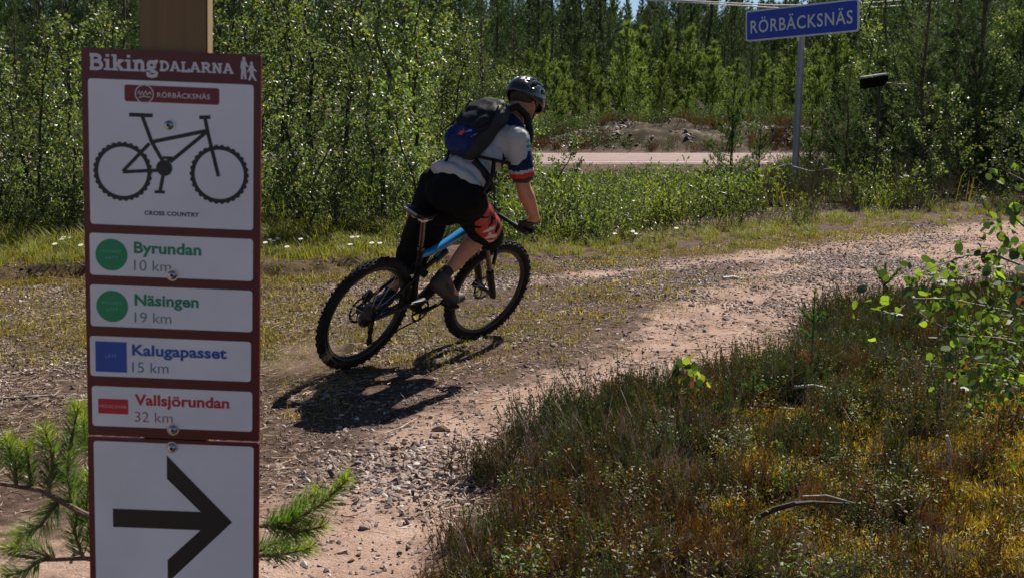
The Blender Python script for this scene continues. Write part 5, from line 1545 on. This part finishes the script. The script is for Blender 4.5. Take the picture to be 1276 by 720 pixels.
needle_branch(W_([(216, 700, 1.80), (150, 700, 1.78), (105, 695, 1.76), (60, 697, 1.74), (10, 690, 1.72)]),
    [W_([(104, 695, 1.76), (92, 660, 1.76), (100, 628, 1.77)]), W_([(70, 697, 1.74), (40, 684, 1.73), (8, 682, 1.72)]), W_([(120, 697, 1.76), (108, 640, 1.76), (112, 590, 1.78)]), W_([(50, 697, 1.74), (30, 712, 1.73), (5, 718, 1.72)])], .005, 2)
needle_branch(W_([(216, 650, 1.80), (270, 655, 1.76), (325, 655, 1.72)]),
    [W_([(325, 655, 1.72), (362, 650, 1.71), (400, 628, 1.70), (434, 596, 1.69)]), W_([(330, 656, 1.72), (362, 640, 1.74), (394, 612, 1.76)]), W_([(338, 655, 1.72), (372, 662, 1.70), (404, 655, 1.69)])], .005, 3)
needle_branch(W_([(216, 690, 1.80), (280, 694, 1.78), (330, 692, 1.76)]),
    [W_([(322, 692, 1.76), (352, 690, 1.75), (388, 682, 1.74)]), W_([(310, 692, 1.76), (345, 674, 1.78), (378, 664, 1.79)])], .004, 4)
needle_branch(W_([(216, 600, 1.80), (150, 590, 1.86), (112, 572, 1.90)]), [W_([(120, 575, 1.90), (106, 545, 1.90), (104, 520, 1.90)]), W_([(128, 580, 1.88), (112, 600, 1.86), (96, 604, 1.84)])], .004, 5)

# ------------------------------------------------------------------ aspen sapling reaching in from the right
asp_m = mat("aspen_leaf", (.13, .20, .035), .55, spec=.35, tint=False, var=.35, noise=.12, nscale=60, transl=(.5, (2.0, 1.9, .7)))
asp_d = mat("aspen_leaf_dark", (.06, .10, .03), .55, spec=.4, var=.35, transl=(.25, (1.6, 1.6, .7)))
asp_y = mat("aspen_leaf_yellow", (.22, .23, .05), .4, var=.3, transl=(.5, (1.7, 1.5, .6)))
asp_r = mat("aspen_leaf_red", (.10, .05, .03), .45, var=.3, transl=(.4, (1.8, 1.2, .7)))
asp_bark = mat("aspen_bark", (.17, .13, .09), .7, noise=.3, nscale=40)
def leaf_mesh(m, seed):
    g = random.Random(seed); bm = bmesh.new(); n = 12; vs = []
    c0 = bm.verts.new((0, .5, .03))
    for k in range(n):
        a = 2 * math.pi * k / n - math.pi / 2; r = .5 * (1 + g.uniform(-.05, .05)); x, y = r * math.cos(a) * .94, .5 + r * math.sin(a)
        if k == n // 2: y += .08
        vs.append(bm.verts.new((x, y, .12 * abs(x) + .05 * math.sin(3 * y + seed))))
    for k in range(n): bm.faces.new((c0, vs[k], vs[(k + 1) % n]))
    p0, p1, p2, p3 = [bm.verts.new(v) for v in ((-.015, -.75, .02), (.015, -.75, .02), (.015, .02, 0), (-.015, .02, 0))]
    bm.faces.new((p0, p1, p2, p3))
    me = bpy.data.meshes.new("leaf"); bm.to_mesh(me); bm.free(); me.materials.append(m)
    me.polygons.foreach_set("use_smooth", [True] * len(me.polygons)); return me
AL = [leaf_mesh(asp_m, 1), leaf_mesh(asp_m, 2), leaf_mesh(asp_d, 3), leaf_mesh(asp_d, 4), leaf_mesh(asp_y, 5), leaf_mesh(asp_r, 6)]
def add_leaf(parent, p, size, rr, w=(24, 20, 27, 22, 4, 4)):
    o = link("leaf", rr.choices(AL, w)[0], parent)
    o.location = p - Vector(parent.location); o.scale = (size,) * 3
    o.rotation_euler = (rr.gauss(-.9, .7), rr.gauss(0, .6), rr.uniform(0, 6.283)); return o
ab = at(1345, 600, 3.5)
asp = empty("aspen_sapling", (ab.x, ab.y, gz(ab.x, ab.y) - .02)); AO = Vector(asp.location)
setp(asp, "round-leaved aspen sapling reaching into the picture from the right edge over the heath", "tree")
mb = MB(); mb.tube([Vector((0, 0, 0)), at(1340, 520, 3.5) - AO, at(1325, 420, 3.45) - AO, at(1318, 330, 3.4) - AO, at(1300, 230, 3.35) - AO, at(1290, 160, 3.3) - AO], [.012, .010, .008, .006, .004, .002], 7)
mb.build("stem", [asp_bark], asp)
rr = random.Random(3)
BR = [  # polyline, leaves, spread in metres
 ([(1318, 330, 3.4), (1276, 332, 3.35), (1240, 318, 3.3), (1205, 318, 3.28), (1170, 330, 3.25), (1134, 346, 3.2)], 46, .042),
 ([(1322, 400, 3.45), (1276, 392, 3.4), (1230, 382, 3.3), (1180, 372, 3.25), (1140, 372, 3.2), (1110, 392, 3.15)], 62, .048),
 ([(1326, 430, 3.45), (1280, 425, 3.4), (1235, 420, 3.35), (1195, 418, 3.3), (1165, 402, 3.3)], 52, .052),
 ([(1332, 470, 3.5), (1285, 468, 3.5), (1240, 455, 3.45), (1200, 450, 3.4)], 46, .05),
 ([(1338, 510, 3.5), (1300, 490, 3.6), (1262, 478, 3.6), (1225, 470, 3.6)], 26, .05),
 ([(1312, 300, 3.38), (1285, 290, 3.3), (1262, 270, 3.25), (1250, 255, 3.2)], 24, .04),
 ([(1300, 230, 3.35), (1280, 228, 3.3), (1255, 215, 3.25), (1243, 198, 3.2)], 8, .028),
 ([(1316, 350, 3.4), (1290, 362, 3.2), (1262, 352, 3.1), (1238, 350, 3.1)], 28, .045),
]
for pts, n, sp in BR:
    q = W_(pts); mb = MB(); mb.tube([p - AO for p in q], [.0042 * (1 - .7 * i / (len(q) - 1)) for i in range(len(q))], 6); mb.build("branch", [asp_bark], asp)
    for k in range(n):
        t = (.30 + .70 * (k + rr.random()) / n) * (len(q) - 1); i = min(int(t), len(q) - 2); p = q[i].lerp(q[i + 1], t - i)
        p = p + Vector((rr.gauss(0, sp), rr.gauss(0, sp * 1.3), rr.gauss(-.012, sp * .75)))
        add_leaf(asp, p, rr.uniform(.021, .034), rr)

# the smallest leaves further in, joined into one part
def small_leaves():
    g = np.random.default_rng(8); P = []
    for pts, n, sp in BR:
        q = [np.array(p) for p in W_(pts)]
        for k in range(int(n * 1.5)):
            t = g.uniform(.1, 1) * (len(q) - 1); i = min(int(t), len(q) - 2); P.append(q[i] + (q[i + 1] - q[i]) * (t - i) + g.normal(size=3) * np.array([sp, sp * 1.5, sp]) * 1.1)
    for k in range(150): P.append(np.array(at(g.uniform(1195, 1300), g.normal() * 45 + 440, 3.6 + g.normal() * .12)))
    P = np.array(P); nb = NB(); D = rnd_unit(g, len(P)); D[:, 2] -= .3
    nb.leaves6(P - np.array(AO), D, g.uniform(.012, .026, len(P)), .021, g, 0, np.clip(1 + g.normal(size=(len(P), 1)) * .3 + np.zeros((len(P), 3)), .3, 2))
    o = link("fine_leaves", nb.mesh("fine_leaves", [mat("aspen_fine_leaf", (.09, .14, .03), .6, spec=.35, tint=True, transl=(.4, (1.8, 1.8, .7)))]), asp); o["kind"] = "stuff"
small_leaves()

# little aspen seedling at the heath edge
sb = at(886, 522, 5.3); sx_, sy_ = sb.x, 5.3; zg = gz(sx_, sy_)
sd = empty("aspen_seedling", (sx_, sy_, zg)); SDO = Vector(sd.location)
setp(sd, "small single-stemmed aspen seedling with yellowing leaves at the heath edge by the track", "seedling")
q = [Vector((sx_, sy_, zg)), at(884, 500, 5.3), at(874, 480, 5.28), at(860, 448, 5.25)]
mb = MB(); mb.tube([p - SDO for p in q], [.004, .0032, .0026, .0015], 6); mb.build("stem", [asp_bark], sd)
for k in range(34):
    p = at(861 + rr.gauss(0, 10), 466 + rr.gauss(0, 12), 5.26 + rr.gauss(0, .03)); add_leaf(sd, p, rr.uniform(.032, .050), rr, (30, 25, 10, 8, 18, 8))
for k in range(5):
    p = at(884 + rr.gauss(0, 6), 512 + rr.gauss(0, 8), 5.3); add_leaf(sd, p, .022, rr, (5, 5, 10, 8, 5, 12))

# ------------------------------------------------------------------ pine seedlings on the heath
sn = mat("seedling_needle", (.06, .11, .03), .5, tint=True, transl=(.3, (1.7, 1.8, .8))); dead_n = mat("dead_needle", (.24, .085, .03), .7, tint=True, transl=(.3, (1.3, 1, .7)))
def seedling(px, base_v, top_v, Y, label, shoots, dead=None, cone=None, seed=1, lean=0):
    p0 = at(px, base_v, Y); x, y = p0.x, Y; z0 = gz(x, y); h = CAM_H + (125 - top_v) / FOC * Y * 1.0 - z0; h = at(px, top_v, Y).z - z0
    o = empty("pine_seedling", (x, y, z0)); setp(o, label, "seedling"); g = np.random.default_rng(seed)
    mb = MB(); mb.tube([(0, 0, -.02), (lean * .4, 0, h * .4), (lean, 0, h)], [.0065, .005, .003], 7); mb.build("stem", [fg_bark], o)
    def brush(a, b, m, dens=1700, nl=.030):
        nb = NB(); a, b = np.array(a, float), np.array(b, float); L = np.linalg.norm(b - a); n = int(L * dens); t = g.random(n); d = (b - a) / L
        P = a + (b - a) * t[:, None]; D = unit(d * .9 + rnd_unit(g, n) * .75); nb.leaves(P, D, nl, .0030, g, 0, 1.25 + g.normal(size=(n, 1)) * .2 + np.zeros((n, 3)), fold=.2, pos=.3)
        nb.twigs([a], [b], .003, .0018, 1, (1, 1, 1)); link("shoot", nb.mesh("shoot", [m, fg_bark]), o)
    brush((lean * .6, 0, h * .5), (lean, 0, h + .02), sn, 1500, .026)
    for t, dx, dy, dz in shoots: brush((lean * t, 0, h * t), (lean * t + dx, dy, h * t + dz), sn)
    if dead: brush((lean * dead[0], 0, h * dead[0]), (dead[1], dead[2], h * dead[0] + dead[3]), dead_n, 1500, .030)
    if cone:
        mb = MB(); mb.ball((lean + .004, -.01, h * cone), (.018, .018, .022), 10); mb.build("brown_bud", [mat("brown_bud", (.22, .09, .035), .7, noise=.4, nscale=60)], o)
seedling(1010, 492, 368, 5.75, "thin upright pine seedling with one orange dead shoot on the heath edge", [(.72, -.06, 0, .06), (.70, .05, .02, .05), (.55, -.05, .03, .04)], dead=(.28, -.05, -.02, .06), seed=1)
seedling(1098, 436, 332, 6.9, "short pine seedling with a brown bud top standing on the heath below the track", [(.78, .09, 0, .10), (.76, -.06, 0, .12), (.6, .05, .02, .08)], cone=.74, seed=2)
seedling(938, 510, 470, 5.4, "tiny green pine seedling poking from the heather by the track edge", [(.6, .04, 0, .03), (.6, -.04, 0, .03)], seed=3)

# ------------------------------------------------------------------ sticks and fallen wood
stick_g = mat("weathered_stick", (.36, .31, .28), .8, noise=.4, nscale=25, bump=.4, bscale=80); stick_d = mat("dark_stick", (.055, .042, .035), .85, noise=.5, nscale=22, bump=.5, bscale=70)
stick_w = mat("bleached_wood", (.58, .52, .48), .7, noise=.3, nscale=20, bump=.3, bscale=60)
def stick(label, pts, r, m, name="stick", twigs=()):
    q = W_(pts); o = MB(); c = sum(q, Vector()) / len(q)
    o.tube([p - c for p in q], [r * (1 - .45 * abs(2 * i / (len(q) - 1) - .6)) for i in range(len(q))], 8)
    for tw in twigs: o.tube([p - c for p in W_(tw)], [r * .4, r * .2], 5)
    ob = o.build(name, [m]); ob.location = c; setp(ob, label, "stick"); return ob
def gpt(px, py, lift=.02):
    p = at(px, py, 5); r = p - Vector((0, 0, CAM_H)); t = 1.0
    for _ in range(6):
        q = Vector((0, 0, CAM_H)) + r * t; t = (gz(q.x, q.y) + lift - CAM_H) / r.z
    q = Vector((0, 0, CAM_H)) + r * t; return (px, py, q.y)
stick("dark weathered branch lying in the yellow moss at the lower right", [gpt(940, 646, .07), gpt(965, 634, .10), gpt(990, 627, .12), gpt(1012, 625, .12), gpt(1058, 627, .11)], .010, stick_d)
stick("thin pale twig crossing the dark branch in the yellow moss", [gpt(1000, 618, .12), gpt(1030, 617, .13), gpt(1064, 626, .12)], .005, stick_g)
stick("bleached forked stick lying at the foot of the thin pine seedling", [gpt(990, 482, .08), gpt(1012, 480, .09), gpt(1036, 484, .09)], .010, stick_w)
stick("small pale twig lying on the heath left of the bleached stick", [gpt(972, 508, .08), gpt(992, 509, .09)], .007, stick_w)
stick("curved grey twig beside the short pine seedling", [gpt(1068, 398, .12), gpt(1092, 402, .10), gpt(1112, 408, .08), gpt(1122, 416, .06)], .007, stick_g, twigs=[[gpt(1122, 416, .06), gpt(1146, 416, .05)]])
stick("white birch stick standing askew in the dark berry shrubs", [gpt(1180, 542, .16), gpt(1184, 556, .11), gpt(1187, 572, .05)], .008, stick_w)
stick("flat bleached stick lying on the gravel in the far half of the track", [gpt(901, 347, .01), gpt(914, 346, .012), gpt(928, 348, .01)], .022, stick_w)
stick("thin grey stick lying on the dark soil at the left edge", [gpt(0, 496, .01), gpt(40, 494, .012), gpt(88, 490, .01)], .008, stick_g)
stick("dark root-like stick on the gravel behind the little aspen seedling", [gpt(770, 466, .015), gpt(790, 470, .02), gpt(806, 478, .01)], .012, stick_d)
stick("pale stick lying across the short grass below the bicycle's shadow", [gpt(478, 540, .01), gpt(500, 532, .014), gpt(520, 520, .01)], .005, stick_g)
stick("grey dead branch leaning over the verge near the blue sign's post", [(958, 212, 20), (980, 206, 19.8), (1010, 214, 19.5), (1036, 210, 19.3)], .022, stick_g)
stick("bare grey branch sticking out beside the black box among the pines", [(1104, 104, 19.6), (1130, 106, 19.6), (1150, 109, 19.5)], .02, stick_g)

# ------------------------------------------------------------------ daisies in the grass verge
dw = mat("petal_white", (.75, .74, .70), .6); dy_ = mat("flower_yellow", (.60, .40, .03), .6); dg = mat("flower_stem", (.10, .16, .04), .6)
def flower_mesh():
    mb = MB(); mb.tube([(0, 0, 0), (.01, 0, .5), (0, 0, 1.0)], .004, 4, m=2)
    for k in range(11):
        a = 2 * math.pi * k / 11; c, s_ = math.cos(a), math.sin(a)
        mb.add([(0, 0, 1.0), (c * .05 - s_ * .018, s_ * .05 + c * .018, 1.012), (c * .09, s_ * .09, 1.0), (c * .05 + s_ * .018, s_ * .05 - c * .018, 1.012)], [(0, 1, 2, 3)])
    mb.ball((0, 0, 1.01), (.022, .022, .012), 8, m=1)
    return mb.mesh("daisy", [dw, dy_, dg])
fm = flower_mesh()
for i, (px, py) in enumerate(((342, 322), (348, 325), (359, 319), (376, 326), (337, 329), (437, 317), (440, 320), (464, 315), (474, 317), (446, 319), (72, 334), (80, 331), (92, 340), (104, 331), (84, 346), (788, 287), (792, 291), (842, 283), (766, 291), (333, 345))):
    Y = 11.0 + .35 * math.sin(i * 2.3) if px < 640 else 12.4
    p = at(px, py, Y); z0 = gz(p.x, Y); h = max(.12, p.z - z0)
    o = link("daisy", fm); o.location = (p.x, Y, z0); o.scale = (.30, .30, h); o.rotation_euler = (R(rr.uniform(8, 20)), 0, 0)
    setp(o, "white daisy with a yellow eye standing in the grassy verge", "flower", "daisies in the verge")

# ------------------------------------------------------------------ overhead cables and the black box
cab = mat("pale_cable", (.42, .42, .43), .6)
for (u0, v0, u1, v1, lb) in ((800, -1.5, 945, 6.0, "upper pale overhead cable crossing the sky gap left of the blue sign"), (812, 0.5, 930, 8.0, "lower pale overhead cable crossing the sky gap left of the blue sign")):
    a, b = at(u0, v0, 33), at(u1, v1, 33); d = (b - a) / (b.x - a.x)
    pts = []
    for k in range(70):
        x = -60 + 3 * k if k < 20 else 0.8 * (k - 20); t = (x - a.x); pts.append((x, 33 + t * 0, a.z + d.z * t + .0006 * (t - 1.5) ** 2 + .035 * max(0, t - 3.4) ** 1.6))
    mb = MB(); mb.tube(pts, .016, 6); o = mb.build("overhead_cable", [cab]); setp(o, lb, "cable", "overhead cables")
bp_ = at(1089, 100, 19.3)
bx_ = empty("mounted_box", (bp_.x + .1, 19.3, gz(bp_.x + .1, 19.3)))
setp(bx_, "black box with pale painted top reflection on a thin dark pole among the pines", "box")
zc = bp_.z - bx_.location.z
mb = MB(); prism2d([(-.30, -.105), (.02, -.095), (.10, -.03), (.10, .055), (-.30, .055)][::-1], -.11, .11, mb); mb.V = [tuple(Matrix.Rotation(-.14, 3, 'Y') @ Vector(v) + Vector((0, 0, zc))) for v in mb.V]; mb.build("box_body", [mat("box_black", (.004, .004, .004), .9, spec=.1)], bx_)
mb = MB(); mb.box((-.10, 0, zc + .075), (.42, .25, .020), Matrix.Rotation(-.14, 3, 'Y'), bev=.006); mb.build("top_reflection", [mat("painted_reflection", (.75, .75, .76), .3)], bx_)  # pale slab stands in for the reflections on the box top
mb = MB(); mb.tube([(0, 0, -.1), (0, 0, zc - .09)], .022, 8); mb.build("pole", [bark_d], bx_)

# ------------------------------------------------------------------ dust thrown up by the rear wheel
dm = bpy.data.materials.new("kicked_dust"); dm.use_nodes = True; N, L = dm.node_tree.nodes, dm.node_tree.links
N.remove(N["Principled BSDF"]); pv = N.new("ShaderNodeVolumePrincipled"); pv.inputs["Color"].default_value = (.62, .44, .34, 1)
tc = N.new("ShaderNodeTexCoord"); nt = N.new("ShaderNodeTexNoise"); nt.inputs["Scale"].default_value = 2.2; nt.inputs["Detail"].default_value = 4
L.new(tc.outputs["Object"], nt.inputs["Vector"])
ln = N.new("ShaderNodeVectorMath"); ln.operation = 'LENGTH'; L.new(tc.outputs["Object"], ln.inputs[0])
m1 = N.new("ShaderNodeMapRange"); L.new(ln.outputs["Value"], m1.inputs[0]); m1.inputs[1].default_value = 1.0; m1.inputs[2].default_value = .1; m1.inputs[3].default_value = 0; m1.inputs[4].default_value = 1
m2 = N.new("ShaderNodeMapRange"); L.new(nt.outputs["Fac"], m2.inputs[0]); m2.inputs[1].default_value = .42; m2.inputs[2].default_value = .65
m3 = N.new("ShaderNodeMath"); m3.operation = 'MULTIPLY'; L.new(m1.outputs[0], m3.inputs[0]); L.new(m2.outputs[0], m3.inputs[1])
m4 = N.new("ShaderNodeMath"); m4.operation = 'MULTIPLY'; L.new(m3.outputs[0], m4.inputs[0]); m4.inputs[1].default_value = 9.0
L.new(m4.outputs[0], pv.inputs["Density"]); L.new(pv.outputs[0], N["Material Output"].inputs["Volume"])
mb = MB(); mb.ball((0, 0, 0), 1.0, 24); o = mb.build("dust_puff", [dm]); q = Vector(at(385, 470, 6.5)); o.location = (q.x, q.y, .10); o.scale = (.34, .22, .12); o.rotation_euler = (0, -.15, .5)
setp(o, "thin puff of brown dust thrown up behind the rear tyre", kind="stuff")
